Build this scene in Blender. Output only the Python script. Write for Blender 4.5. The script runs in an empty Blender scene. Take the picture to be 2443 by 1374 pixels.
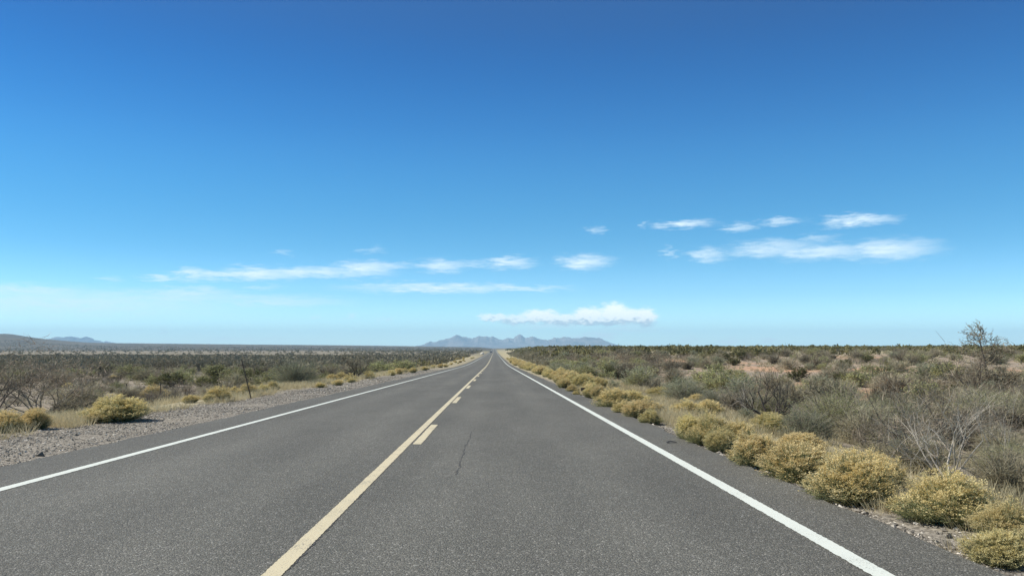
import bpy, math, random
import numpy as np
from mathutils import Matrix, Vector

SC = bpy.context.scene
COL = SC.collection
R = math.radians
rng = np.random.default_rng(7)
random.seed(7)

# ------------------------------------------------------------------ camera
F, CX, CY, VPX, HY, EYE = 2050.0, 1221.5, 687.0, 1180.0, 829.0, 1.32
YAW = math.atan((CX - VPX) / F)
PITCH = math.atan((HY - CY) / F)
cd = bpy.data.cameras.new('camera')
cam = bpy.data.objects.new('camera', cd)
COL.objects.link(cam)
cd.sensor_width = 36.0
cd.lens = 36.0 * F / 2443.0
cd.clip_start = 0.05
cd.clip_end = 60000.0
cam.location = (0, 0, EYE)
cam.rotation_euler = (R(90) + PITCH, 0, -YAW)
SC.camera = cam
CM = Matrix.Rotation(-YAW, 3, 'Z') @ Matrix.Rotation(R(90) + PITCH, 3, 'X')


def ray(px, py):
    return (CM @ Vector(((px - CX) / F, (CY - py) / F, -1.0))).normalized()


# ------------------------------------------------------------------ light
SUN_AZ, SUN_EL = R(-84), R(47)          # azimuth from +Y, clockwise seen from above
SUN_DIR = Vector((math.sin(SUN_AZ) * math.cos(SUN_EL), math.cos(SUN_AZ) * math.cos(SUN_EL), math.sin(SUN_EL)))
sl = bpy.data.lights.new('sun', 'SUN')
sl.energy = 4.6
sl.angle = R(0.53)
sl.color = (1.0, 0.955, 0.88)
so = bpy.data.objects.new('sun', sl)
COL.objects.link(so)
so.location = (0, 0, 60)
so.rotation_euler = SUN_DIR.to_track_quat('Z', 'Y').to_euler()
SC.view_settings.view_transform = 'Standard'
SC.view_settings.look = 'None'
SC.view_settings.exposure = 0.35
SC.view_settings.gamma = 1.0
SC.cycles.use_denoising = True
SC.cycles.max_bounces = 6
SC.cycles.diffuse_bounces = 3
SC.cycles.volume_bounces = 1
SC.cycles.transparent_max_bounces = 4
SC.cycles.sample_clamp_indirect = 6

# ------------------------------------------------------------------ sky
world = bpy.data.worlds.new('World')
SC.world = world
world.use_nodes = True
NT = world.node_tree
NT.nodes.clear()


def nd(nt, t, **kw):
    n = nt.nodes.new(t)
    for k, v in kw.items():
        if k == 'inp':
            for kk, vv in v.items():
                n.inputs[kk].default_value = vv
        else:
            setattr(n, k, v)
    return n


def math_n(nt, op, a, b=None, c=None, clamp=False):
    n = nt.nodes.new('ShaderNodeMath')
    n.operation = op
    n.use_clamp = clamp
    for i, s in enumerate((a, b, c)):
        if s is None:
            continue
        if isinstance(s, (int, float)):
            n.inputs[i].default_value = s
        else:
            nt.links.new(s, n.inputs[i])
    return n.outputs[0]


def sky():
    L = NT.links.new
    out = nd(NT, 'ShaderNodeOutputWorld')
    bg = nd(NT, 'ShaderNodeBackground')
    bg.inputs[1].default_value = 0.1
    st = nd(NT, 'ShaderNodeTexSky', sky_type='NISHITA', sun_disc=False, sun_elevation=SUN_EL,
            sun_rotation=SUN_AZ, air_density=1.0, dust_density=0.3, ozone_density=2.0)
    tc = nd(NT, 'ShaderNodeTexCoord')
    sep = nd(NT, 'ShaderNodeSeparateXYZ')
    L(tc.outputs['Generated'], sep.inputs[0])
    el = math_n(NT, 'MULTIPLY', math_n(NT, 'ARCSINE', sep.outputs[2]), 57.2958)
    az = math_n(NT, 'MULTIPLY', math_n(NT, 'ARCTAN2', sep.outputs[0], sep.outputs[1]), 57.2958)
    # clear desert air: bluer towards the zenith
    ramp = nd(NT, 'ShaderNodeValToRGB')
    L(math_n(NT, 'DIVIDE', el, 40.0, clamp=True), ramp.inputs[0])
    cr = ramp.color_ramp
    cr.interpolation = 'B_SPLINE'
    pts = SKYTINT
    cr.elements[0].position = pts[0][0]
    cr.elements[0].color = pts[0][1] + (1,)
    cr.elements[1].position = pts[-1][0]
    cr.elements[1].color = pts[-1][1] + (1,)
    for p, c in pts[1:-1]:
        e = cr.elements.new(p)
        e.color = c + (1,)
    mul = nd(NT, 'ShaderNodeMix', data_type='RGBA', blend_type='MULTIPLY')
    mul.inputs[0].default_value = 1
    L(st.outputs[0], mul.inputs[6])
    vs = nd(NT, 'ShaderNodeVectorMath', operation='SCALE')
    vs.inputs['Scale'].default_value = 3.0
    L(ramp.outputs[0], vs.inputs[0])
    L(vs.outputs[0], mul.inputs[7])
    # clouds as soft patches placed by direction (azimuth, elevation in degrees)
    uv = nd(NT, 'ShaderNodeCombineXYZ')
    L(az, uv.inputs[0])
    L(el, uv.inputs[1])

    def warp(scale, sx, sy, amp, detail):
        mp = nd(NT, 'ShaderNodeMapping')
        mp.inputs['Scale'].default_value = (sx, sy, 1)
        L(uv.outputs[0], mp.inputs[0])
        no = nd(NT, 'ShaderNodeTexNoise', inp={'Scale': scale, 'Detail': detail, 'Roughness': 0.62})
        L(mp.outputs[0], no.inputs['Vector'])
        s = nd(NT, 'ShaderNodeVectorMath', operation='SUBTRACT')
        L(no.outputs['Color'], s.inputs[0])
        s.inputs[1].default_value = (0.5, 0.5, 0.5)
        m = nd(NT, 'ShaderNodeVectorMath', operation='MULTIPLY')
        L(s.outputs[0], m.inputs[0])
        m.inputs[1].default_value = (amp[0], amp[1], 0)
        a = nd(NT, 'ShaderNodeVectorMath', operation='ADD')
        L(uv.outputs[0], a.inputs[0])
        L(m.outputs[0], a.inputs[1])
        return a.outputs[0], no.outputs['Fac']

    wisp, nf = warp(1.6, 0.5, 2.6, (3.6, 1.1), 8)
    puff, pf = warp(2.2, 0.9, 1.9, (1.3, 0.75), 9)

    def blob(src, cx, cy, a, b, inten, lo=1.0, hi=0.15):
        d = ray(cx, cy)
        u = math.degrees(math.atan2(d.x, d.y))
        v = math.degrees(math.asin(d.z))
        k = 57.2958 / F
        s = nd(NT, 'ShaderNodeVectorMath', operation='SUBTRACT')
        L(src, s.inputs[0])
        s.inputs[1].default_value = (u, v, 0)
        m = nd(NT, 'ShaderNodeVectorMath', operation='MULTIPLY')
        L(s.outputs[0], m.inputs[0])
        m.inputs[1].default_value = (1 / (a * k), 1 / (b * k), 0)
        ln = nd(NT, 'ShaderNodeVectorMath', operation='LENGTH')
        L(m.outputs[0], ln.inputs[0])
        mr = nd(NT, 'ShaderNodeMapRange', interpolation_type='SMOOTHSTEP')
        L(ln.outputs['Value'], mr.inputs[0])
        mr.inputs[1].default_value = lo
        mr.inputs[2].default_value = hi
        mr.inputs[3].default_value = 0
        mr.inputs[4].default_value = inten
        return mr.outputs[0], m.outputs[0]

    tot = None
    for c in WISPS:
        o, _ = blob(wisp, c[0], c[1], c[2] * 1.3, c[3] * 1.9, c[4] * 1.05, 1.0, .0)
        tot = o if tot is None else math_n(NT, 'MAXIMUM', tot, o)
    str_ = nd(NT, 'ShaderNodeMapRange')
    L(nf, str_.inputs[0])
    str_.inputs[1].default_value = 0.32
    str_.inputs[2].default_value = 0.6
    str_.inputs[3].default_value = 0.55
    str_.inputs[4].default_value = 1.0
    tot = math_n(NT, 'MULTIPLY', tot, str_.outputs[0])
    mixw = nd(NT, 'ShaderNodeMix', data_type='RGBA')
    L(tot, mixw.inputs[0])
    L(mul.outputs[2], mixw.inputs[6])
    mixw.inputs[7].default_value = (7.9, 9.1, 9.6, 1)
    cum = None
    for c in PUFFS:
        o, _ = blob(puff, c[0], c[1], c[2] * 1.12, c[3] * 1.3, c[4], 1.0, 0.45)
        cum = o if cum is None else math_n(NT, 'MAXIMUM', cum, o)
    # the underside of a cumulus is greyer than its sunlit top
    d = ray(1400, 771)
    vb = math.degrees(math.asin(d.z))
    sh = nd(NT, 'ShaderNodeMapRange', interpolation_type='SMOOTHSTEP')
    sp = nd(NT, 'ShaderNodeSeparateXYZ')
    L(puff, sp.inputs[0])
    hh = math_n(NT, 'ADD', sp.outputs[1], math_n(NT, 'MULTIPLY', math_n(NT, 'SUBTRACT', pf, 0.5), 1.6))
    L(hh, sh.inputs[0])
    sh.inputs[1].default_value = vb - 0.05
    sh.inputs[2].default_value = vb + 0.34
    cc = nd(NT, 'ShaderNodeMix', data_type='RGBA')
    L(sh.outputs[0], cc.inputs[0])
    cc.inputs[6].default_value = (4.6, 5.9, 6.8, 1)
    cc.inputs[7].default_value = (10.5, 11.0, 10.6, 1)
    mixc = nd(NT, 'ShaderNodeMix', data_type='RGBA')
    L(cum, mixc.inputs[0])
    L(mixw.outputs[2], mixc.inputs[6])
    L(cc.outputs[2], mixc.inputs[7])
    L(mixc.outputs[2], bg.inputs[0])
    L(bg.outputs[0], out.inputs[0])


# tint by elevation/40 deg, stored divided by three
SKYTINT = [(0.0, (0.74, 1.10, 1.42)), (0.035, (0.54, 0.86, 1.12)), (0.085, (0.285, 0.545, .80)), (0.16, (0.12, 0.365, 0.535)), (0.26, (0.085, 0.335, 0.51)),
           (0.36, (0.055, 0.285, 0.495)), (0.52, (0.006, 0.165, 0.375)), (0.78, (0.20, 0.26, 0.32)), (1.0, (0.26, 0.28, 0.30))]
SKYTINT = [(p, tuple(v / 1.5 for v in c)) for p, c in SKYTINT]
WISPS = [(1430, 800, 48, 8, .8), (1745, 814, 44, 6, .6), (1845, 815, 28, 6, .65), (1385, 806, 40, 6, .6), (540, 657, 110, 8, .75), (740, 651, 190, 9, .75), (930, 634, 60, 7, .55), (1120, 630, 60, 6, .4), (1425, 548, 25, 6, .4), (1533, 535, 15, 5, .3), (1635, 535, 70, 8, .8), (1765, 542, 42, 8, .55), (1865, 528, 48, 7, .6),
         (2050, 526, 82, 10, .85), (1598, 604, 14, 12, .45), (1690, 607, 45, 14, .65), (1840, 594, 110, 16, .65),
         (1960, 602, 120, 14, .75), (2120, 596, 110, 18, .8), (1950, 570, 50, 8, .35), (1395, 625, 66, 14, .85),
         (1215, 627, 66, 11, .8), (1055, 634, 62, 12, .75), (870, 640, 80, 13, .85), (760, 648, 90, 11, .8), (620, 653, 100, 12, .85),
         (460, 655, 35, 12, .8), (385, 664, 50, 6, .65), (265, 666, 25, 6, .3), (1050, 686, 230, 9, .85), (1230, 687, 140, 6, .7),
         (60, 692, 150, 8, .65), (450, 699, 110, 10, .65), (620, 686, 50, 4, .3), (130, 722, 420, 26, .6), (420, 710, 220, 13, .5), (650, 718, 190, 10, .5),
         (755, 757, 8, 4, .5), (835, 756, 14, 5, .6), (918, 763, 9, 4, .5), (392, 785, 12, 5, .35), (680, 603, 20, 6, .25),
         (888, 597, 30, 6, .28), (1640, 810, 34, 7, .45), (1600, 790, 20, 4, .3), (2010, 816, 45, 4, .3), (560, 810, 200, 8, .25),
         (1500, 783, 90, 7, .45), (1320, 776, 120, 6, .5)]
PUFFS = [(1180, 758, 44, 10, .8), (1240, 763, 70, 12, .8), (1290, 755, 58, 16, .95), (1345, 762, 80, 14, .9), (1405, 752, 46, 20, 1),
         (1466, 748, 44, 25, 1), (1500, 755, 40, 19, 1), (1440, 767, 115, 11, .95), (1538, 757, 34, 21, 1)]
sky()


# ------------------------------------------------------------------ helpers
def tag(o, label=None, cat=None, group=None, kind=None):
    if label:
        o['label'] = label
    if cat:
        o['category'] = cat
    if group:
        o['group'] = group
    if kind:
        o['kind'] = kind
    return o


def mesh_np(name, v, f, mats, mi=None, smooth=False, attrs=None):
    v = np.asarray(v, dtype=np.float32)
    f = np.asarray(f, dtype=np.int32)
    k = f.shape[1]
    me = bpy.data.meshes.new(name)
    me.vertices.add(len(v))
    me.vertices.foreach_set('co', v.ravel())
    me.loops.add(f.size)
    me.loops.foreach_set('vertex_index', f.ravel())
    me.polygons.add(len(f))
    me.polygons.foreach_set('loop_start', np.arange(0, f.size, k, dtype=np.int32))
    if mi is not None:
        me.polygons.foreach_set('material_index', np.asarray(mi, dtype=np.int32))
    me.update(calc_edges=True)
    me.polygons.foreach_set('use_smooth', np.full(len(f), smooth, dtype=bool))
    for m in (mats if isinstance(mats, (list, tuple)) else [mats]):
        me.materials.append(m)
    if attrs:
        for an, av in attrs.items():
            if av.ndim == 2:
                a = me.attributes.new(an, 'FLOAT_COLOR', 'POINT')
                a.data.foreach_set('color', av.astype(np.float32).ravel())
            else:
                a = me.attributes.new(an, 'FLOAT', 'POINT')
                a.data.foreach_set('value', av.astype(np.float32).ravel())
    return me


def link(name, me, parent=None):
    o = bpy.data.objects.new(name, me)
    COL.objects.link(o)
    if parent is not None:
        o.parent = parent
    return o


def hash2(ix, iy, s):
    n = (ix.astype(np.int64) * 374761393 + iy.astype(np.int64) * 668265263 + s * 1274126177) & 0x7fffffff
    n = ((n ^ (n >> 13)) * 1274126177) & 0x7fffffff
    n = n ^ (n >> 16)
    return (n & 0xffff) / 65535.0


def vnoise(x, y, s=0):
    x = np.asarray(x, float)
    y = np.asarray(y, float)
    ix = np.floor(x)
    iy = np.floor(y)
    fx = x - ix
    fy = y - iy
    fx = fx * fx * (3 - 2 * fx)
    fy = fy * fy * (3 - 2 * fy)
    a = hash2(ix, iy, s)
    b = hash2(ix + 1, iy, s)
    c = hash2(ix, iy + 1, s)
    d = hash2(ix + 1, iy + 1, s)
    return (a * (1 - fx) + b * fx) * (1 - fy) + (c * (1 - fx) + d * fx) * fy


def fbm(x, y, s=0, o=4):
    r = 0
    a = 0.5
    for i in range(o):
        r = r + a * vnoise(x * 2 ** i, y * 2 ** i, s + i)
        a *= 0.5
    return r / (1 - 0.5 ** o)


def sstep(a, b, x):
    t = np.clip((np.asarray(x, float) - a) / (b - a), 0, 1)
    return t * t * (3 - 2 * t)


# ------------------------------------------------------------------ materials
def mat(name):
    m = bpy.data.materials.new(name)
    m.use_nodes = True
    nt = m.node_tree
    b = nt.nodes['Principled BSDF']
    return m, nt, b


def veg_mat(name, c1, c2, rough=0.85, scale=3.0, spec=0.15, trans=0.0, hv=0.25, mid=None):
    """plant colour that varies inside the plant and from one plant to the next"""
    m, nt, b = mat(name)
    tc = nt.nodes.new('ShaderNodeTexCoord')
    no = nd(nt, 'ShaderNodeTexNoise', inp={'Scale': scale, 'Detail': 3.0, 'Roughness': 0.7})
    nt.links.new(tc.outputs['Object'], no.inputs['Vector'])
    cr = nt.nodes.new('ShaderNodeValToRGB')
    cr.color_ramp.elements[0].position = 0.34
    cr.color_ramp.elements[0].color = (*c1, 1)
    cr.color_ramp.elements[1].position = 0.66
    cr.color_ramp.elements[1].color = (*c2, 1)
    nt.links.new(no.outputs['Fac'], cr.inputs[0])
    oi = nt.nodes.new('ShaderNodeObjectInfo')
    v = math_n(nt, 'ADD', math_n(nt, 'MULTIPLY', oi.outputs['Random'], hv * 2), 1 - hv)
    hs = nt.nodes.new('ShaderNodeHueSaturation')
    nt.links.new(v, hs.inputs['Value'])
    hue = math_n(nt, 'ADD', math_n(nt, 'MULTIPLY', math_n(nt, 'FRACT', math_n(nt, 'MULTIPLY', oi.outputs['Random'], 17.3)), 0.016), 0.494)
    nt.links.new(hue, hs.inputs['Hue'])
    nt.links.new(cr.outputs[0], hs.inputs['Color'])
    nt.links.new(hs.outputs[0], b.inputs['Base Color'])
    b.inputs['Roughness'].default_value = rough
    b.inputs['Specular IOR Level'].default_value = spec
    if trans:
        out = nt.nodes['Material Output']
        tr = nt.nodes.new('ShaderNodeBsdfTranslucent')
        nt.links.new(hs.outputs[0], tr.inputs[0])
        mx = nt.nodes.new('ShaderNodeMixShader')
        mx.inputs[0].default_value = trans
        nt.links.new(b.outputs[0], mx.inputs[1])
        nt.links.new(tr.outputs[0], mx.inputs[2])
        nt.links.new(mx.outputs[0], out.inputs[0])
    return m


M = {}
M['yel'] = veg_mat('straw_yellow_flower_heads', (.58, .455, .185), (.81, .69, .385), scale=4, trans=.35, hv=.12)
M['yelstem'] = veg_mat('grey_green_stems', (.22, .225, .11), (.37, .36, .19), scale=5, trans=.2, hv=.15)
M['grey'] = veg_mat('grey_bark', (.19, .165, .125), (.36, .315, .245), scale=4, hv=.3)
M['dark'] = veg_mat('dark_bark', (.05, .043, .035), (.12, .10, .08), scale=4, hv=.25)
M['pale'] = veg_mat('pale_bark', (.27, .24, .195), (.47, .425, .35), scale=4, hv=.2)
M['twig'] = veg_mat('grey_brown_twigs', (.265, .235, .15), (.46, .405, .27), scale=2.5, trans=.15, hv=.25)
M['redtwig'] = veg_mat('reddish_twigs', (.22, .175, .125), (.38, .31, .225), scale=2.5, trans=.15, hv=.2)
M['dtwig'] = veg_mat('dark_twigs', (.175, .15, .10), (.33, .285, .195), scale=2.5, trans=.1, hv=.25)
M['green'] = veg_mat('olive_green_leaves', (.28, .28, .115), (.46, .445, .22), scale=3, trans=.3, hv=.2)
M['sage'] = veg_mat('grey_green_leaves', (.26, .28, .165), (.44, .455, .29), scale=3, trans=.3, hv=.18)
M['creo'] = veg_mat('dark_olive_leaves', (.10, .105, .04), (.20, .19, .08), scale=3, trans=.25, hv=.2)
M['grass'] = veg_mat('dry_straw_grass', (.42, .35, .19), (.68, .60, .38), scale=0.9, trans=.35, hv=0)
M['grass2'] = veg_mat('grey_straw_grass', (.30, .26, .16), (.50, .44, .29), scale=0.7, trans=.3, hv=0)
M['farcreo'] = veg_mat('distant_olive_foliage', (.12, .11, .045), (.24, .21, .095), scale=.05, trans=.1, hv=0)
M['fargrey'] = veg_mat('distant_grey_twigs', (.16, .14, .095), (.31, .27, .185), scale=.06, trans=.1, hv=0)
M['farpale'] = veg_mat('distant_straw_clumps', (.30, .265, .155), (.43, .38, .235), scale=.06, trans=.1, hv=0)


def asphalt():
    m, nt, b = mat('aged_asphalt')
    L = nt.links.new
    tc = nt.nodes.new('ShaderNodeTexCoord')
    geo = tc.outputs['Object']
    vor = nd(nt, 'ShaderNodeTexVoronoi', inp={'Scale': 88.0})
    L(geo, vor.inputs['Vector'])
    sepc = nt.nodes.new('ShaderNodeSeparateColor')
    L(vor.outputs['Color'], sepc.inputs[0])
    fine = nd(nt, 'ShaderNodeTexNoise', inp={'Scale': 130.0, 'Detail': 3.0, 'Roughness': .8})
    L(geo, fine.inputs['Vector'])
    big = nd(nt, 'ShaderNodeTexNoise', inp={'Scale': .35, 'Detail': 5.0, 'Roughness': .6})
    mp = nt.nodes.new('ShaderNodeMapping')
    mp.inputs['Scale'].default_value = (1.8, .5, 1)
    L(geo, mp.inputs[0])
    L(mp.outputs[0], big.inputs['Vector'])
    med = nd(nt, 'ShaderNodeTexNoise', inp={'Scale': 11.0, 'Detail': 4.0, 'Roughness': .75})
    L(geo, med.inputs['Vector'])
    # aggregate: per stone brightness, few bright ones
    st = nt.nodes.new('ShaderNodeValToRGB')
    e = st.color_ramp.elements
    e[0].position = 0.0
    e[0].color = (.085, .078, .066, 1)
    e[1].position = 1.0
    e[1].color = (.38, .365, .32, 1)
    for p, c in ((.3, (.114, .110, .089)), (.62, (.135, .130, .105)), (.86, (.172, .165, .135)), (.96, (.25, .235, .20))):
        x = e.new(p)
        x.color = (*c, 1)
    L(sepc.outputs[0], st.inputs[0])
    k = math_n(nt, 'ADD', math_n(nt, 'MULTIPLY', big.outputs['Fac'], .75), .56)
    k = math_n(nt, 'MULTIPLY', k, math_n(nt, 'ADD', math_n(nt, 'MULTIPLY', fine.outputs['Fac'], .7), .65))
    k = math_n(nt, 'MULTIPLY', k, math_n(nt, 'ADD', math_n(nt, 'MULTIPLY', med.outputs['Fac'], .45), .78))
    # wheel paths, slightly polished and paler
    sx = nt.nodes.new('ShaderNodeSeparateXYZ')
    L(geo, sx.inputs[0])
    wp = None
    for c in (-3.95, -2.3, -.55, 1.2):
        dd = math_n(nt, 'ABSOLUTE', math_n(nt, 'SUBTRACT', sx.outputs[0], c))
        mr = nd(nt, 'ShaderNodeMapRange', interpolation_type='SMOOTHSTEP')
        L(dd, mr.inputs[0])
        mr.inputs[1].default_value = .55
        mr.inputs[2].default_value = .1
        wp = mr.outputs[0] if wp is None else math_n(nt, 'MAXIMUM', wp, mr.outputs[0])
    k = math_n(nt, 'MULTIPLY', k, math_n(nt, 'ADD', math_n(nt, 'MULTIPLY', wp, .11), .96))
    v = nd(nt, 'ShaderNodeVectorMath', operation='SCALE')
    L(st.outputs[0], v.inputs[0])
    L(k, v.inputs['Scale'])
    L(v.outputs[0], b.inputs['Base Color'])
    b.inputs['Roughness'].default_value = .82
    b.inputs['Specular IOR Level'].default_value = .35
    bp = nd(nt, 'ShaderNodeBump', inp={'Strength': .35, 'Distance': .005})
    h = math_n(nt, 'ADD', math_n(nt, 'MULTIPLY', vor.outputs['Distance'], -30.0), fine.outputs['Fac'])
    L(h, bp.inputs['Height'])
    L(bp.outputs[0], b.inputs['Normal'])
    return m


def paint(name, col, wear):
    m, nt, b = mat(name)
    L = nt.links.new
    tc = nt.nodes.new('ShaderNodeTexCoord')
    n1 = nd(nt, 'ShaderNodeTexNoise', inp={'Scale': 75.0, 'Detail': 4.0, 'Roughness': .75})
    n2 = nd(nt, 'ShaderNodeTexNoise', inp={'Scale': 2.2, 'Detail': 3.0})
    L(tc.outputs['Object'], n1.inputs['Vector'])
    L(tc.outputs['Object'], n2.inputs['Vector'])
    s = math_n(nt, 'ADD', n1.outputs['Fac'], math_n(nt, 'MULTIPLY', n2.outputs['Fac'], .25))
    mr = nd(nt, 'ShaderNodeMapRange', inp={'From Min': wear, 'From Max': wear + .07})
    L(s, mr.inputs[0])
    mx = nd(nt, 'ShaderNodeMix', data_type='RGBA')
    L(mr.outputs[0], mx.inputs[0])
    mx.inputs[6].default_value = (*col, 1)
    mx.inputs[7].default_value = (.14, .135, .12, 1)
    m2 = nd(nt, 'ShaderNodeMix', data_type='RGBA', blend_type='MULTIPLY')
    m2.inputs[0].default_value = .5
    L(mx.outputs[2], m2.inputs[6])
    g = nt.nodes.new('ShaderNodeCombineColor')
    n3 = math_n(nt, 'ADD', math_n(nt, 'MULTIPLY', n1.outputs['Fac'], .6), .7)
    for i in range(3):
        L(n3, g.inputs[i])
    L(g.outputs[0], m2.inputs[7])
    L(m2.outputs[2], b.inputs['Base Color'])
    b.inputs['Roughness'].default_value = .7
    bp = nd(nt, 'ShaderNodeBump', inp={'Strength': .4, 'Distance': .004})
    L(n1.outputs['Fac'], bp.inputs['Height'])
    L(bp.outputs[0], b.inputs['Normal'])
    return m


def plain(name, col, rough=.7, metal=0.0, nscale=20, var=.35):
    m, nt, b = mat(name)
    tc = nt.nodes.new('ShaderNodeTexCoord')
    no = nd(nt, 'ShaderNodeTexNoise', inp={'Scale': nscale, 'Detail': 4.0, 'Roughness': .7})
    nt.links.new(tc.outputs['Object'], no.inputs['Vector'])
    cr = nt.nodes.new('ShaderNodeValToRGB')
    cr.color_ramp.elements[0].position = .3
    cr.color_ramp.elements[0].color = (*[c * (1 - var) for c in col], 1)
    cr.color_ramp.elements[1].position = .7
    cr.color_ramp.elements[1].color = (*[min(1, c * (1 + var)) for c in col], 1)
    nt.links.new(no.outputs['Fac'], cr.inputs[0])
    nt.links.new(cr.outputs[0], b.inputs['Base Color'])
    b.inputs['Roughness'].default_value = rough
    b.inputs['Metallic'].default_value = metal
    return m


def ground_mat():
    m, nt, b = mat('desert_soil')
    L = nt.links.new
    tc = nt.nodes.new('ShaderNodeTexCoord')
    geo = tc.outputs['Object']
    at = nd(nt, 'ShaderNodeAttribute', attribute_name='zones')
    sep = nt.nodes.new('ShaderNodeSeparateColor')
    L(at.outputs['Color'], sep.inputs[0])
    at2 = nd(nt, 'ShaderNodeAttribute', attribute_name='scrub')

    def noise(scale, det=5, rough=.65, mapping=None):
        n = nd(nt, 'ShaderNodeTexNoise', inp={'Scale': scale, 'Detail': det, 'Roughness': rough})
        if mapping:
            mp = nt.nodes.new('ShaderNodeMapping')
            mp.inputs['Scale'].default_value = mapping
            L(geo, mp.inputs[0])
            L(mp.outputs[0], n.inputs['Vector'])
        else:
            L(geo, n.inputs['Vector'])
        return n.outputs['Fac']

    nb, nm, ns, nx = noise(.05), noise(.6), noise(6, 6, .75), noise(45, 4, .8)
    nfar = noise(.012, 6, .7, (1, .35, 1))

    def mix(f, a, c):
        x = nd(nt, 'ShaderNodeMix', data_type='RGBA')
        if isinstance(f, float):
            x.inputs[0].default_value = f
        else:
            L(f, x.inputs[0])
        for i, s in ((6, a), (7, c)):
            if isinstance(s, tuple):
                x.inputs[i].default_value = (*s, 1)
            else:
                L(s, x.inputs[i])
        return x.outputs[2]

    def thr(v, lo, hi):
        mr = nd(nt, 'ShaderNodeMapRange', interpolation_type='SMOOTHSTEP', inp={'From Min': lo, 'From Max': hi})
        L(v, mr.inputs[0])
        return mr.outputs[0]

    soil = mix(thr(ns, .35, .65), (.22, .185, .145), (.34, .29, .225))
    red = mix(thr(ns, .3, .7), (.44, .245, .145), (.60, .38, .235))
    straw = mix(thr(ns, .3, .7), (.27, .235, .135), (.50, .43, .26))
    c = mix(math_n(nt, 'MULTIPLY', sep.outputs[1], thr(math_n(nt, 'ADD', nm, math_n(nt, 'MULTIPLY', sep.outputs[1], .22)), .48, .68)), soil, red)
    c = mix(math_n(nt, 'MULTIPLY', sep.outputs[2], thr(math_n(nt, 'ADD', nm, math_n(nt, 'MULTIPLY', sep.outputs[2], .35)), .5, .75)), c, straw)
    # gravel on the shoulders
    vor = nd(nt, 'ShaderNodeTexVoronoi', inp={'Scale': 38.0})
    L(geo, vor.inputs['Vector'])
    sv = nt.nodes.new('ShaderNodeSeparateColor')
    L(vor.outputs['Color'], sv.inputs[0])
    gr = mix(sv.outputs[0], (.11, .097, .078), (.40, .36, .29))
    c = mix(math_n(nt, 'MULTIPLY', sep.outputs[0], thr(math_n(nt, 'ADD', ns, math_n(nt, 'MULTIPLY', sep.outputs[0], .5)), .55, .8)), c, gr)
    scr = mix(thr(nfar, .35, .68), (.085, .083, .068), (.165, .145, .115))
    c = mix(at2.outputs['Fac'], c, scr)
    # a few pale bare patches far out
    c = mix(math_n(nt, 'MULTIPLY', thr(noise(.004, 5, .6, (1, .5, 1)), .66, .72), math_n(nt, 'MULTIPLY', at2.outputs['Fac'], .8)), c, (.40, .31, .22))
    k = math_n(nt, 'ADD', math_n(nt, 'MULTIPLY', nb, .35), math_n(nt, 'ADD', math_n(nt, 'MULTIPLY', nx, .5), .58))
    v = nd(nt, 'ShaderNodeVectorMath', operation='SCALE')
    L(c, v.inputs[0])
    L(k, v.inputs['Scale'])
    L(v.outputs[0], b.inputs['Base Color'])
    b.inputs['Roughness'].default_value = .95
    b.inputs['Specular IOR Level'].default_value = .1
    bp = nd(nt, 'ShaderNodeBump', inp={'Strength': .5, 'Distance': .015})
    L(math_n(nt, 'ADD', ns, math_n(nt, 'MULTIPLY', nx, .35)), bp.inputs['Height'])
    L(bp.outputs[0], b.inputs['Normal'])
    return m


M['asphalt'] = asphalt()
M['white'] = paint('white_road_paint', (.66, .685, .60), .72)
M['yellow'] = paint('yellow_road_paint', (.60, .52, .335), .69)
M['crack'] = plain('crack_filler', (.065, .062, .056), .9)
M['ground'] = ground_mat()

# ------------------------------------------------------------------ terrain
PY = np.array([-60, 0, 60, 110, 140, 180, 268, 400, 516, 700, 854, 1150, 1500, 2000, 2500, 2900, 3600, 6000, 17000.])
PZ = np.array([.73, 0, -.73, -1.34, -1.68, -2.0, -2.33, -2.77, -3.05, -3.36, -3.5, -3.6, -3.3, -2.3, -1.35, -1.5, -3.5, -6, -6.])


def pchip(x, X=PY, Y=PZ):
    h = np.diff(X)
    d = np.diff(Y) / h
    m = np.zeros_like(Y)
    m[0] = d[0]
    m[-1] = d[-1]
    for i in range(1, len(X) - 1):
        if d[i - 1] * d[i] > 0:
            w1 = 2 * h[i] + h[i - 1]
            w2 = h[i] + 2 * h[i - 1]
            m[i] = (w1 + w2) / (w1 / d[i - 1] + w2 / d[i])
    k = np.clip(np.searchsorted(X, x) - 1, 0, len(X) - 2)
    t = (x - X[k]) / h[k]
    return ((2 * t ** 3 - 3 * t ** 2 + 1) * Y[k] + (t ** 3 - 2 * t ** 2 + t) * h[k] * m[k]
            + (-2 * t ** 3 + 3 * t ** 2) * Y[k + 1] + (t ** 3 - t ** 2) * h[k] * m[k + 1])


ys = [-40.0]
while ys[-1] < 16000:
    y = ys[-1]
    ys.append(y + max(.3, .0125 * abs(y)))
YR = np.array(ys)
YZ = pchip(YR)


def zroad(y):
    return np.interp(y, YR, YZ)


RX0, RX1 = -6.0, 3.12       # asphalt edges
RIDGE_PX = [-1500, -600, -200, 0, 22, 50, 85, 110, 145, 190, 225, 400, 600, 800, 1000, 1130, 1200]
RIDGE_PY = [800, 806, 809, 802, 796.5, 799, 806.5, 808, 812, 815.5, 818, 820, 822, 823.5, 826, 828, 829.5]


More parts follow.
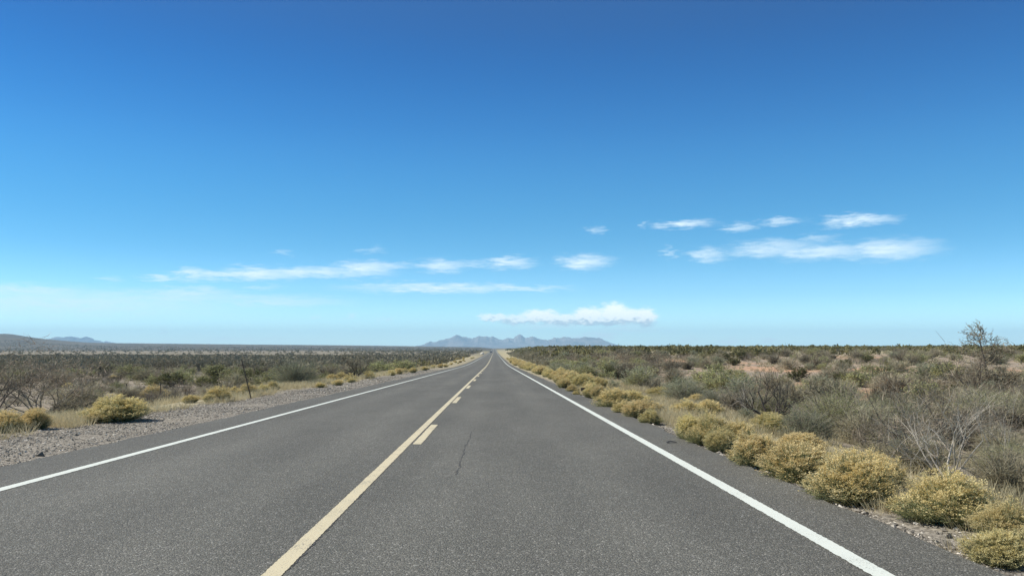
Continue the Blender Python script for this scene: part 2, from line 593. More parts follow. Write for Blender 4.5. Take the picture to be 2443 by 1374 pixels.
def H(x, y):
    x = np.asarray(x, float)
    y = np.asarray(y, float)
    zr = zroad(y)
    # right side: bank below the road, then a slow rise to about eye level
    s = .85 * y + .45 * x
    zR = -1.05 + 1.5 * sstep(40, 190, s) + .35 * sstep(200, 500, s) - 1.0 * sstep(1200, 3000, y) - 4 * sstep(3000, 9000, y)
    tR = sstep(0.3, 7 + .035 * np.maximum(y, 0), x - RX1)
    # left side: lower plain, then a ridge on the horizon
    drop = np.interp(y, [-50, 0, 30, 50, 132, 268, 500, 1000, 2000, 16000], [-.7, -.75, -1.15, -1.35, -2.35, -3.0, -3.4, -3.2, -3.2, -6])
    tL = sstep(2.6, 9 + .03 * np.maximum(y, 0), RX0 - x)
    z = zr + (zR - zr) * tR + (drop - zr) * tL
    yy = np.maximum(y, 50)
    px = VPX + F * x / yy
    rz = (HY - np.interp(px, RIDGE_PX, RIDGE_PY)) / F * 3500 + EYE
    up = sstep(0, 1, (y - 1100) / 2400) ** 1.3
    dn = 1 - sstep(3500, 6500, y)
    lw = sstep(5, 60, -x)
    z = z + lw * (rz - drop) * up * dn
    rel = sstep(.6, 6, np.maximum(RX0 - x, x - RX1))
    amp = .16 + .5 * sstep(100, 1500, y)
    z = z + rel * ((fbm(x / 7, y / 7, 3, 4) - .5) * amp * 2 + (fbm(x / 1.3, y / 1.3, 9, 3) - .5) * .12)
    hill = sstep(1500, 3400, y) * dn * lw
    z = z + hill * (fbm(x / 160, y / 220, 21, 5) - .5) * 5 * sstep(260, -50, px)
    # under the asphalt and at its lip
    inside = (x > RX0 - .35) & (x < RX1 + .35)
    z = np.where(inside, zr - .035 - .03 * sstep(0, .35, np.maximum(RX0 - x, x - RX1)), z - .05)
    return z


def ground_hit(px, py):
    d = ray(px, py)
    t = np.concatenate([np.arange(3, 60, .05), np.geomspace(60, 4000, 4000)])
    X, Y, Z = d.x * t, d.y * t, EYE + d.z * t
    b = np.nonzero(Z < H(X, Y))[0]
    if len(b) == 0:
        i = len(t) - 1
    else:
        i = b[0]
    return float(X[i]), float(Y[i]), float(H(X[i], Y[i]))


def project(x, y, z):
    v = CM.transposed() @ Vector((x, y, z - EYE))
    return CX + F * v.x / -v.z, CY - F * v.y / -v.z


def terrain():
    xs = [0.0]
    while xs[-1] < 15500:
        xs.append(xs[-1] + max(.3, .032 * xs[-1]))
    xs = np.array(xs)
    X = np.concatenate([-xs[:0:-1], xs])
    X = np.unique(np.concatenate([X, [RX0 - .35, RX0, RX1, RX1 + .35]]))
    gx, gy = np.meshgrid(X, YR)
    z = H(gx, gy)
    nx, ny = len(X), len(YR)
    v = np.stack([gx, gy, z], -1).reshape(-1, 3)
    i = np.arange((ny - 1) * nx).reshape(ny - 1, nx)[:, :-1].ravel()
    f = np.stack([i, i + 1, i + nx + 1, i + nx], 1)
    x, y = gx.ravel(), gy.ravel()
    s = .85 * y + .45 * x
    gravL = sstep(-9.6 + 1.2 * (fbm(y / 5, x / 5, 5) - .5), -8.0, x) * (x < RX0 + 1) * (1 - .6 * sstep(60, 160, y))
    gravR = (1 - sstep(3.4, 4.4, x)) * (x > RX1 - 1) * (1 - .5 * sstep(20, 60, y))
    grav = np.clip(gravL + gravR, 0, 1)
    red = sstep(8, 14, x) * sstep(26, 45, s) * (1 - sstep(110, 190, s)) * (.35 + .65 * sstep(.4, .62, fbm(x / 9, y / 16, 11)))
    red += .35 * sstep(8, 16, -x) * sstep(.52, .66, fbm(x / 12, y / 20, 31)) * (1 - sstep(80, 200, y))
    red += .8 * sstep(.55, .7, fbm(x / 60, y / 90, 33)) * sstep(300, 500, y) * (1 - sstep(900, 1500, y)) * (x > 0)
    grass = .25 + 0 * x
    grass = np.maximum(grass, sstep(120, 180, s) * (x > 0) * .8)
    grass = np.maximum(grass, .5 * sstep(430, 560, y) * (1 - sstep(950, 1150, y)) * (x < 0))
    grass = np.maximum(grass, .85 * sstep(-13, -10.5, x) * (x < -7) * (1 - sstep(200, 500, y) * .4) * sstep(14, 22, y))
    grass = np.maximum(grass, .95 * (x > 3.4) * (1 - sstep(5.5, 8, x)))
    grass = np.where((x > RX0 - 5 - .004 * y) & (x < RX1 + 4 + .003 * y) & (y > 60), np.maximum(grass, .9), grass)
    scrub = .4 * sstep(400, 480, y) * (1 - sstep(1000, 1100, y)) * (x < 0) + sstep(1000, 1300, y) * (x < 0) + sstep(900, 2500, y) * (x >= 0) + .55 * sstep(60, 130, y) * (1 - sstep(380, 460, y)) * sstep(14, 40, -x)
    zones = np.stack([grav, np.clip(red, 0, 1), np.clip(grass, 0, 1), np.ones_like(x)], 1)
    me = mesh_np('ground', v, f, M['ground'], smooth=True, attrs={'zones': zones, 'scrub': np.clip(scrub, 0, 1)})
    tag(link('ground', me), kind='structure')


terrain()


# ------------------------------------------------------------------ road
def strip(name, xa, xb, y0, y1, dz, m, parent, jit=0.0, step=.3, skirt=0.0):
    rows = np.unique(np.concatenate([YR[(YR > y0) & (YR < y1)], [y0, y1], np.arange(y0, min(y1, 45), step)]))
    n = len(rows)
    j0 = (rng.random(n) - .5) * jit
    j1 = (rng.random(n) - .5) * jit
    if skirt:
        j0 = (fbm(rows / .9, rows * 0, 41) - .5) * jit * 2 + (fbm(rows / 6, rows * 0, 43) - .5) * jit
        j1 = (fbm(rows / .9, rows * 0, 42) - .5) * jit * 2 + (fbm(rows / 6, rows * 0, 44) - .5) * jit
    z = zroad(rows) + dz
    cols = [np.stack([xa + j0, rows, z], 1), np.stack([xb + j1, rows, z], 1)]
    if skirt:
        cols = [np.stack([xa + j0 - .03, rows, z - skirt], 1)] + cols + [np.stack([xb + j1 + .03, rows, z - skirt], 1)]
    k = len(cols)
    v = np.stack(cols, 1).reshape(-1, 3)
    f = []
    for c in range(k - 1):
        i = np.arange(n - 1) * k + c
        f.append(np.stack([i, i + 1, i + k + 1, i + k], 1))
    return link(name, mesh_np(name, v, np.concatenate(f), m), parent)


road = strip('road', RX0, RX1, -38, 15000, 0, M['asphalt'], None, jit=.09, skirt=.09)
tag(road, kind='structure')
strip('edge_line', -5.045, -4.915, -38, 15000, .004, M['white'], road, .008, .06)
strip('edge_line', 2.30, 2.435, -38, 15000, .004, M['white'], road, .011, .03)
strip('centre_line', -1.418, -1.296, -38, 15000, .004, M['yellow'], road, .008, .03)
for k in range(-2, 60):
    y0 = 13.35 + 12.19 * k
    strip('dash', -1.258, -1.125, y0, y0 + 3.9, .0045, M['yellow'], road, .012, .08)


def crack(pts, w0):
    P = []
    for px, py in pts:
        d = ray(px, py)
        t = (EYE) / (-d.z - .0122 * d.y) if (-d.z - .0122 * d.y) > 0 else 0
        P.append((d.x * t, d.y * t))
    Q = []
    for (a, b) in zip(P[:-1], P[1:]):
        n = 9
        for i in range(n):
            t = i / n
            Q.append((a[0] + (b[0] - a[0]) * t + random.uniform(-.014, .014), a[1] + (b[1] - a[1]) * t))
    Q.append(P[-1])
    v, f = [], []
    for i, (x, y) in enumerate(Q):
        w = w0 * random.uniform(.25, 1.0) * min(1, (i + .5) / 4, (len(Q) - i) / 4)
        z = float(zroad(y)) + .003
        v += [(x - w, y, z), (x + w, y, z)]
        if i:
            j = 2 * i
            f.append((j - 2, j - 1, j + 1, j))
    link('crack', mesh_np('crack', v, f, M['crack']), road)


crack([(668, 1373), (709, 1342), (750, 1293), (779, 1265), (820, 1220), (873, 1170)], .009)
crack([(1125.6, 1027.5), (1118, 1053.7), (1108, 1067), (1105, 1083), (1101, 1096), (1096.5, 1115), (1085, 1134)], .009)


# ------------------------------------------------------------------ far mountains
def mountain_mat(name, c1, c2, sc):
    m, nt, b = mat(name)
    tc = nt.nodes.new('ShaderNodeTexCoord')
    no = nd(nt, 'ShaderNodeTexNoise', inp={'Scale': sc, 'Detail': 8.0, 'Roughness': .7})
    nt.links.new(tc.outputs['Object'], no.inputs['Vector'])
    cr = nt.nodes.new('ShaderNodeValToRGB')
    cr.color_ramp.elements[0].position = .35
    cr.color_ramp.elements[0].color = (*c1, 1)
    cr.color_ramp.elements[1].position = .65
    cr.color_ramp.elements[1].color = (*c2, 1)
    nt.links.new(no.outputs['Fac'], cr.inputs[0])
    nt.links.new(cr.outputs[0], b.inputs['Base Color'])
    b.inputs['Roughness'].default_value = 1
    b.inputs['Specular IOR Level'].default_value = 0
    return m


M['mount'] = mountain_mat('bare_rock_slopes', (.06, .05, .045), (.32, .275, .24), .0045)


def mountains(name, sky_pts, D, depth, seed, label):
    pxs = np.linspace(sky_pts[0][0], sky_pts[-1][0], 420)
    py = np.interp(pxs, [p[0] for p in sky_pts], [p[1] for p in sky_pts])
    jag = (fbm(pxs / 7, pxs * 0, seed, 5) - .5) * 5.5
    hgt = (HY - py) / F * D
    X = (pxs - VPX) / F * D
    hgt = np.maximum(hgt + jag / F * D * np.clip(hgt / 60, 0, 1), -8)
    nd_ = 60
    rows = []
    for j in range(nd_):
        t = j / (nd_ - 1) * 2 - 1                      # -1 front foot, 0 crest, 1 back foot
        y = D + t * depth
        spur = fbm(X / 420 + seed, t * 3.2 + X * 0, seed + 3, 5)
        prof = np.clip(1 - abs(t) ** .85, 0, 1)
        w = np.clip(abs(t) * 3, 0, 1)
        k = prof * (1 + w * (spur - .5) * 2.6)
        k = np.minimum(k, 1.0)
        z = -8 + (hgt * (y / D) + 8) * np.clip(k, 0, 1)
        rows.append(np.stack([X, np.full_like(X, y), z], 1))
    v = np.stack(rows, 0).reshape(-1, 3)
    nx = len(X)
    i = np.arange((nd_ - 1) * nx).reshape(nd_ - 1, nx)[:, :-1].ravel()
    f = np.stack([i, i + 1, i + nx + 1, i + nx], 1)
    o = link(name, mesh_np(name, v, f, M['mount'], smooth=False))
    tag(o, label, None, None, 'structure')


mountains('mountains', [(985, 830), (1010, 823), (1028, 815), (1036, 816.5), (1054, 811), (1069, 807), (1090, 797), (1099, 801), (1110, 801.7),
                        (1126, 806.5), (1135, 803), (1143, 799), (1156, 799), (1166, 802.5), (1175, 801.7), (1192, 809), (1210.6, 805.4),
                        (1222, 806.5), (1241, 796.8), (1252, 806), (1271, 803), (1286.5, 806), (1306.6, 811), (1322, 804.8), (1348, 803.7),
                        (1361, 806), (1384, 806.5), (1401, 802.5), (1430, 805.4), (1447, 813), (1470, 822.6), (1500, 830)], 13500, 1800, 5, None)
mountains('mountains', [(110, 822), (131, 808.6), (147, 804), (157.6, 803.5), (169, 807.6), (181, 802), (199.5, 808.6), (217, 803),
                        (235, 810.7), (254, 817), (290, 826)], 13000, 1200, 12, None)


# ------------------------------------------------------------------ plant generators
def tubes(segs, sides):
    """segs: (n, 8) p0 xyz, p1 xyz, r0, r1 -> verts, quads"""
    s = np.asarray(segs, float)
    a, b, r0, r1 = s[:, :3], s[:, 3:6], s[:, 6], s[:, 7]
    d = b - a
    d /= np.maximum(np.linalg.norm(d, axis=1, keepdims=True), 1e-9)
    up = np.where(np.abs(d[:, 2:3]) > .9, np.array([[1., 0, 0]]), np.array([[0, 0, 1.]]))
    u = np.cross(d, up)
    u /= np.linalg.norm(u, axis=1, keepdims=True)
    w = np.cross(d, u)
    n = len(s)
    ang = np.arange(sides) / sides * 2 * np.pi
    ring = u[:, None] * np.cos(ang)[None, :, None] + w[:, None] * np.sin(ang)[None, :, None]
    v0 = a[:, None] + ring * r0[:, None, None]
    v1 = b[:, None] + ring * r1[:, None, None]
    v = np.concatenate([v0, v1], 1).reshape(-1, 3)
    base = (np.arange(n) * 2 * sides)[:, None]
    i = np.arange(sides)[None]
    j = (i + 1) % sides
    f = np.stack([base + i, base + j, base + sides + j, base + sides + i], -1).reshape(-1, 4)
    return v, f


def blades(p0, p1, w, rs):
    """thin quads tapering to the tip, random facing"""
    n = len(p0)
    d = p1 - p0
    r = rs.normal(size=(n, 3))
    s = np.cross(d, r)
    s /= np.maximum(np.linalg.norm(s, axis=1, keepdims=True), 1e-9)
    w = np.broadcast_to(np.asarray(w, float).reshape(-1, 1), (n, 1))
    v = np.stack([p0 - s * w * .5, p0 + s * w * .5, p1 + s * w * .2, p1 - s * w * .2], 1).reshape(-1, 3)
    f = np.arange(4 * n).reshape(n, 4)
    return v, f


def leaves(p, size, rs, up=0.0, asp=.55):
    n = len(p)
    a = rs.normal(size=(n, 3))
    a[:, 2] = np.abs(a[:, 2]) + up
    a /= np.linalg.norm(a, axis=1, keepdims=True)
    b = np.cross(a, rs.normal(size=(n, 3)))
    b /= np.linalg.norm(b, axis=1, keepdims=True)
    L = (size * rs.uniform(.6, 1.4, n))[:, None]
    v = np.stack([p - b * L * asp * .5, p + a * L * .35 + b * L * asp * .5 * 0 - b * L * asp * .6, p + a * L, p + b * L * asp * .5], 1)
    return v.reshape(-1, 3), np.arange(4 * n).reshape(n, 4)


def join(parts):
    V, Fc, n = [], [], 0
    for v, f in parts:
        V.append(v)
        Fc.append(f + n)
        n += len(v)
    return np.concatenate(V), np.concatenate(Fc)


def dome_pts(n, rs, lobes, flat=.8):
    c = rs.uniform(0.0, 1, n)
    th = np.arccos(c)
    ph = rs.uniform(0, 2 * np.pi, n)
    d = np.stack([np.sin(th) * np.cos(ph), np.sin(th) * np.sin(ph), np.cos(th)], 1)
    k = np.full(n, .80)
    for ld, la, lw in lobes:
        k = np.maximum(k, .80 + la * np.exp(-(1 - d @ ld) / lw))
    p = np.stack([d[:, 0] * .5, d[:, 1] * .5, .06 + .94 * np.sign(d[:, 2]) * np.abs(d[:, 2]) ** flat], 1) * k[:, None]
    return p, d


def mk_lobes(rs, n=9):
    out = []
    for _ in range(n):
        v = rs.normal(size=3)
        v[2] = abs(v[2]) * .8 + .1
        v /= np.linalg.norm(v)
        out.append((v, rs.uniform(.08, .24), rs.uniform(.03, .09)))
    return out


def plumes(p, d, size, rs, asp=.35, loose=.7):
    a = d + rs.normal(0, loose, p.shape) + np.array([0, 0, .25])
    a /= np.linalg.norm(a, axis=1, keepdims=True)
    b = np.cross(a, rs.normal(size=p.shape))
    b /= np.linalg.norm(b, axis=1, keepdims=True)
    L = (size * rs.uniform(.5, 1.5, len(p)))[:, None]
    v = np.stack([p - b * L * asp * .4, p + b * L * asp * .4, p + a * L + b * L * asp * .5, p + a * L - b * L * asp * .5], 1)
    return v.reshape(-1, 3), np.arange(4 * len(p)).reshape(-1, 4)


def rabbit(seed, tips=800, per=9, hs=.024):
    """several merged fans of grey-green stems, each topped by a dome of straw-yellow heads"""
    rs = np.random.default_rng(seed)
    nc = int(rs.integers(4, 8))
    P, D, Bs = [], [], []
    for c in range(nc):
        a, r = 6.283 * (c + rs.random() * .6) / nc, (.0 if c == 0 else rs.uniform(.13, .27))
        cx, cy = r * math.cos(a), r * math.sin(a)
        rad = rs.uniform(.2, .34)
        hgt = (1.0 if c == 0 else rs.uniform(.55, .95)) - r * .35
        n = max(20, int(tips * rad * rad * 14 / nc))
        p, d = dome_pts(n, rs, mk_lobes(rs, 7), .85)
        # fan: narrow foot, widest at two thirds of the height
        z = p[:, 2]
        w = rad * 2 * (.62 + .5 * np.clip(z * 1.9, 0, 1))
        q = np.stack([cx + p[:, 0] * w + .12 * cx * z, cy + p[:, 1] * w, (.14 + z * .86) * hgt], 1)
        q *= rs.uniform(.86, 1.07, (n, 1))
        P.append(q)
        D.append(d)
        Bs.append(np.stack([cx * .5 + rs.normal(0, .045, n), cy * .5 + rs.normal(0, .045, n), np.zeros(n)], 1))
    p, d, base = np.concatenate(P), np.concatenate(D), np.concatenate(Bs)
    tips = len(p)
    mid = base * .5 + p * .5
    mid[:, 2] = mid[:, 2] * 1.02
    stems = join([blades(base, mid, .009, rs), blades(mid, p * .98, .007, rs)])
    nl = tips * 5
    k = rs.integers(0, tips, nl)
    t = rs.uniform(.2, .9, nl)[:, None]
    lp = base[k] * (1 - t) + p[k] * t + rs.normal(0, .014, (nl, 3))
    lp[:, 2] = np.abs(lp[:, 2])
    lv = plumes(lp, d[k], .06, rs, .12, .35)
    k = rs.integers(0, tips, tips * per)
    clump = .45 + .7 * rs.random(tips)
    hp = p[k] + d[k] * rs.uniform(-.05, .02, (len(k), 1)) + rs.normal(0, .012, (len(k), 3))
    keep = (p[k][:, 2] > rs.uniform(.16, .58, len(k))) & (rs.random(len(k)) < clump[k])
    hp, dk = hp[keep], d[k][keep]
    hp[:, 2] = np.maximum(hp[:, 2], .02)
    return join([stems, lv]), plumes(hp, dk, hs, rs, .42, .6)


def leafy(seed, stems=110, nleaf=5200, size=.028, upright=.55, twigw=.012, asp=.5):
    """open shrub: wiry stems fanning out of the base, small leaves on the outer part"""
    rs = np.random.default_rng(seed)
    lob = mk_lobes(rs, 8)
    p, d = dome_pts(stems, rs, lob, upright)
    p *= rs.uniform(.75, 1.08, (stems, 1))
    base = np.stack([rs.normal(0, .04, stems), rs.normal(0, .04, stems), np.zeros(stems)], 1)
    mid = p * .5 + np.array([0, 0, -.04])
    mid[:, :2] *= .75
    mid += rs.normal(0, .03, (stems, 3))
    mid[:, 2] = np.abs(mid[:, 2])
    ns = stems * 7
    k = rs.integers(0, stems, ns)
    t = rs.uniform(.1, .9, ns)[:, None]
    sp = mid[k] * (1 - t) + p[k] * t
    tip = sp + (d[k] * .6 + rs.normal(0, .5, (ns, 3)) + np.array([0, 0, .35])) * .12
    tip[:, 2] = np.abs(tip[:, 2])
    wood = join([tubes(np.concatenate([base, mid, np.full((stems, 1), .009), np.full((stems, 1), .006)], 1), 3),
                 blades(mid, p, twigw, rs), blades(sp, tip, twigw * .7, rs)])
    k = rs.integers(0, ns, nleaf)
    t = rs.uniform(0, 1.08, nleaf)[:, None]
    lp = sp[k] * (1 - t) + tip[k] * t + rs.normal(0, .012, (nleaf, 3))
    return wood, leaves(lp, size, rs, up=.5, asp=asp)


def twiggy(seed, stems=90, sub=16, w=.008, upright=.6):
    """leafless bush of fine twigs"""
    rs = np.random.default_rng(seed)
    lob = mk_lobes(rs, 7)
    p, d = dome_pts(stems, rs, lob, upright)
    p *= rs.uniform(.7, 1.08, (stems, 1))
    base = np.stack([rs.normal(0, .05, stems), rs.normal(0, .05, stems), np.zeros(stems)], 1)
    mid = p * .5
    mid[:, :2] *= .8
    mid += rs.normal(0, .04, (stems, 3))
    mid[:, 2] = np.abs(mid[:, 2])
    tb = tubes(np.concatenate([np.concatenate([base, mid, np.full((stems, 1), .013), np.full((stems, 1), .008)], 1),
                               np.concatenate([mid, p, np.full((stems, 1), .008), np.full((stems, 1), .003)], 1)], 0), 3)
    n = stems * sub
    k = rs.integers(0, stems, n)
    t = rs.uniform(0, 1, n)[:, None]
    sp = np.where(t < .4, base[k] * (1 - t / .4) + mid[k] * t / .4, mid[k] * (1 - (t - .4) / .6) + p[k] * (t - .4) / .6)
    tip = sp + (d[k] * .5 + rs.normal(0, .55, (n, 3)) + np.array([0, 0, .3])) * rs.uniform(.07, .2, (n, 1))
    tip[:, 2] = np.abs(tip[:, 2])
    q = blades(sp, tip, w, rs)
    m2 = n * 2
    k = rs.integers(0, n, m2)
    t = rs.uniform(.2, 1, m2)[:, None]
    sp2 = sp[k] * (1 - t) + tip[k] * t
    tip2 = sp2 + rs.normal(0, 1, (m2, 3)) * .035 + np.array([0, 0, .015])
    return tb, join([q, blades(sp2, tip2, w * .7, rs)])


def bare(seed, trunks=6, lean=.9, kids=(5, 5, 4), L0=.55, r0=.028, upt=.10, bend=.20, z0=0.0, fine=3, asym=(0, 0)):
    """leafless branching shrub or small tree; unit = metre, about 1 m tall before scaling"""
    rs = np.random.default_rng(seed)
    thick, thin, fin = [], [], []

    def grow(p, d, L, r, lev):
        n = 5 if lev == 0 else (4 if lev == 1 else 3)
        pts = [p]
        ds = []
        for i in range(n):
            d = d + rs.normal(0, bend, 3) + np.array([0, 0, upt])
            d = d / np.linalg.norm(d)
            q = pts[-1] + d * L / n
            if q[2] < .02:
                q[2] = .02 + .05 * rs.random()
            ra, rb = r * (1 - .55 * i / n), r * (1 - .55 * (i + 1) / n)
            (thick if lev < 2 else thin).append(np.concatenate([pts[-1], q, [ra, rb]]))
            pts.append(q)
            ds.append(d)
        if lev < len(kids):
            for c in range(kids[lev]):
                i = int(rs.integers(1 if lev else 2, n + 1))
                dd = ds[i - 1] + rs.normal(0, .62, 3) + np.array([0, 0, .12])
                dd /= np.linalg.norm(dd)
                grow(pts[i], dd, L * rs.uniform(.5, .78), r * (1 - .55 * i / n) * .62, lev + 1)
        else:
            for c in range(fine):
                i = int(rs.integers(1, n + 1))
                dd = ds[i - 1] + rs.normal(0, .7, 3)
                dd /= np.linalg.norm(dd)
                fin.append((pts[i], pts[i] + dd * L * rs.uniform(.3, .7)))

    for t in range(trunks):
        a = 2 * math.pi * (t + rs.random() * .7) / trunks
        ln = lean * rs.uniform(.5, 1.2)
        d = np.array([math.cos(a) * ln + asym[0], math.sin(a) * ln + asym[1], 1.0])
        d /= np.linalg.norm(d)
        grow(np.array([math.cos(a) * .04, math.sin(a) * .04, z0]), d, L0 * rs.uniform(.8, 1.15), r0 * rs.uniform(.6, 1.1), 0)
    wood = join([tubes(thick, 5), tubes(thin, 3)])
    a = np.array([f[0] for f in fin])
    b = np.array([f[1] for f in fin])
    return wood, blades(a, b, .006, rs)


def norm(parts, pz=99.7, pr=99):
    """scale so the plant is 1 wide and 1 high, standing on z=0"""
    allv = np.concatenate([p[0] for p in parts])
    r = np.percentile(np.abs(allv[:, :2]), pr, axis=0)
    zt = np.percentile(allv[:, 2], pz)
    s = np.array([.5 / r[0], .5 / r[1], 1 / zt])
    return [(p[0] * s, p[1]) for p in parts]


PROTO = {}


def proto(kind, gens, names, mats, low=None):
    PROTO[kind] = []
    for g in gens:
        ps = norm(g)
        PROTO[kind].append(([mesh_np(n, v, f, M[m]) for (v, f), n, m in zip(ps, names, mats)], names))


proto('rabbit', [rabbit(s, 1600, 34, .0155) for s in (1, 2, 3, 4, 5, 6, 7)], ('stems', 'flower_heads'), ('yelstem', 'yel'))
proto('rabbit_s', [rabbit(s, 400, 14, .04) for s in (11, 12, 13, 14)], ('stems', 'flower_heads'), ('yelstem', 'yel'))
proto('sage', [leafy(s, 130, 6000, .026, .55) for s in (21, 22, 23)], ('branches', 'foliage'), ('grey', 'sage'))
proto('green', [leafy(s, 130, 6500, .024, .5) for s in (31, 32, 33)], ('branches', 'foliage'), ('grey', 'green'))
proto('sageb', [leafy(s, 260, 22000, .010, .55, .006) for s in (24, 25, 26)], ('branches', 'foliage'), ('grey', 'sage'))
proto('greenb', [leafy(s, 280, 26000, .009, .5, .005) for s in (34, 35, 36)], ('branches', 'foliage'), ('grey', 'green'))
proto('twigb', [twiggy(s, 150, 26, .0045) for s in (58, 59)], ('branches', 'twigs'), ('grey', 'twig'))
proto('creo', [leafy(s, 70, 2000, .05, .45, asp=.6) for s in (41, 42, 43)], ('branches', 'foliage'), ('dark', 'creo'))
proto('greens', [leafy(s, 70, 2200, .045, .5, asp=.5) for s in (45, 46, 47)], ('branches', 'foliage'), ('grey', 'green'))
proto('twig', [twiggy(s) for s in (51, 52, 53, 54)], ('branches', 'twigs'), ('grey', 'twig'))
proto('twigd', [twiggy(s, 70, 18, .011) for s in (55, 56, 57)], ('branches', 'twigs'), ('dark', 'dtwig'))
proto('bared', [bare(s, 7, 1.0) for s in (61, 62, 63)], ('branches', 'twigs'), ('dark', 'dtwig'))
proto('bareg', [bare(s, 7, 1.1, L0=.6) for s in (64, 65, 66)], ('branches', 'twigs'), ('grey', 'redtwig'))

COUNT = {}
TAKEN = []          # (x, y, r) footprints of placed plants


def place(kind, x, y, w, h, name, label, cat, group=None, var=None, rz=None, split=True, sink=.03, mats=None, depth=None):
    var = random.randrange(len(PROTO[kind])) if var is None else var % len(PROTO[kind])
    meshes, names = PROTO[kind][var]
    e = bpy.data.objects.new(name, None)
    COL.objects.link(e)
    e.empty_display_size = .1
    z = float(H(x, y)) - sink * h
    e.location = (x, y, z)
    e.rotation_euler = (random.uniform(-.06, .06), random.uniform(-.06, .06), random.uniform(0, 6.28) if rz is None else rz)
    e.scale = (w, depth or w, h)
    for n, me in zip(names, meshes):
        link(n, me, e)
    tag(e, label, cat, group)
    TAKEN.append((x, y, w * .5))
    return e


def at(kind, px, py, wpx, hpx, name, label, cat, **kw):
    x, y, z = ground_hit(px, py)
    sx, sy = wpx / F * y, hpx / F * y
    return place(kind, x, y, sx, sy, name, label, cat, **kw)


RB = 'rabbitbrush'
GR = 'yellow rabbitbrush mounds along the right road edge'
GL = 'yellow rabbitbrush mounds along the left verge'
right_rb = [
    (1415, 951, 38, 34, 'dark-based yellow mound right behind the small dark marker beside the right edge'),
    (1430, 955, 34, 36, 'narrow pale yellow mound tucked between the marker bush and the wide double mound'),
    (1464, 973, 62, 46, 'wide rounded yellow mound with a shadowed front, third past the dark marker'),
    (1502, 960, 64, 28, 'low flat yellow mound lying behind the wide rounded one on the right verge'),
    (1491, 987, 44, 30, 'small tan mound touching the asphalt below the wide rounded one'),
    (1529, 999, 66, 44, 'yellow mound in front of the open strip of pale grass on the right verge'),
    (1552, 1012, 44, 34, 'small pale mound at the near end of the cluster before the bare grass gap'),
    (1636, 1000, 76, 46, 'yellow mound with dark hollow set back behind the pale grass gap'),
    (1662, 962, 30, 22, 'small round mound alone below the bluish grey bush on the right'),
    (1691, 989, 52, 34, 'brownish mound behind the right row, left of the forked bare shrub'),
    (1646, 1053, 62, 60, 'first large mound after the grass gap, leaning over the right asphalt edge'),
    (1690, 1064, 88, 76, 'broad bright mound with a dark green foot next to the scrap on the shoulder'),
    (1723, 1080, 62, 54, 'pale mound squeezed between two broad mounds in the thick right row'),
    (1757, 1057, 78, 50, 'mound peeping over the back of the thick right row'),
    (1797, 1114, 112, 88, 'large mound with grey shaded front in the middle of the right row'),
    (1843, 1120, 48, 42, 'small green-footed mound wedged before the widest shaded mound'),
    (1906, 1150, 130, 92, 'large round mound with a black hollow under its front, by white pebbles'),
    (1908, 1080, 94, 46, 'olive tinted mound hiding behind the large hollow-fronted one'),
    (2030, 1202, 150, 120, 'biggest pale yellow mound in the right foreground, green at its foot'),
    (2098, 1176, 98, 92, 'orange-tinted mound joined to the right side of the biggest mound'),
    (2258, 1247, 172, 118, 'tall isolated dome of yellow brush right of the tangled bare branches'),
    (2410, 1290, 120, 96, 'yellow mound cut by the right edge of the picture'),
    (2385, 1350, 110, 78, 'small green and yellow mound in the bottom right corner'),
    (1837, 1032, 64, 46, 'darker ochre mound in front of the forked bare shrub on the right'),
    (1358, 910, 24, 15, 'tiny ochre mound behind the right row, farther off than the marker'),
    (1575, 948, 48, 24, 'olive yellow mound standing back from the road beside bluish grey brush'),
    (1348, 927, 32, 24, 'round mound just beyond the pale grass where the dark marker stands'),
    (1366, 935, 24, 17, 'low mound between the asphalt and the dark marker'),
    (1377, 943, 18, 12, 'smallest mound at the asphalt edge in front of the dark marker'),
]
for i, (a, b, w, h, l) in enumerate(right_rb):
    at('rabbit', a, b, w * 1.3, h * 1.08, 'rabbitbrush', l, 'bush', group=GR, var=i)
left_rb = [
    (14, 1032, 66, 50, 'yellow mound cut by the left edge of the picture'),
    (82, 1024, 70, 48, 'round yellow mound with grey sticks lying before it, second from the left edge'),
    (270, 1004, 132, 58, 'largest golden mound on the left gravel shoulder, dark in the middle'),
    (228, 1009, 44, 24, 'low golden lobe spilling left of the largest mound on the left shoulder'),
    (364, 954, 62, 34, 'flat yellow mound behind the thin upright stake on the left'),
    (399, 959, 36, 22, 'small yellow mound just right of the thin upright stake'),
    (454, 961, 36, 18, 'small low mound between the fan-shaped bare shrub and the round verge mound'),
    (521, 957, 50, 34, 'round dark-sided mound left of the leaning stake'),
    (498, 960, 30, 19, 'little mound against the left foot of the round dark-sided one'),
    (588, 944, 44, 28, 'yellow mound right behind the foot of the leaning stake'),
    (556, 943, 32, 20, 'pale mound just left of the leaning stake'),
    (652, 931, 30, 21, 'bright mound beside the bluish saltbush left of the road'),
    (626, 934, 30, 18, 'pale mound between the leaning stake and the bluish saltbush'),
    (792, 909, 28, 16, 'darker mound of the pair in front of the tall bare shrub'),
    (814, 907, 26, 19, 'brighter mound of the pair in front of the tall bare shrub'),
    (1051, 877, 13, 9, 'lone brown tuft at the far left edge of the asphalt'),
    (272, 903, 22, 8, 'low yellowish clump out on the left plain, in open grass'),
    (381, 905, 22, 10, 'small clump under the black-branched shrub on the left plain'),
    (162, 925, 24, 12, 'small clump behind the big bare shrub at far left'),
]
for i, (a, b, w, h, l) in enumerate(left_rb):
    at('rabbit', a, b, w * 1.1, h * 1.08, 'rabbitbrush', l, 'bush', group=GL, var=i + 2)

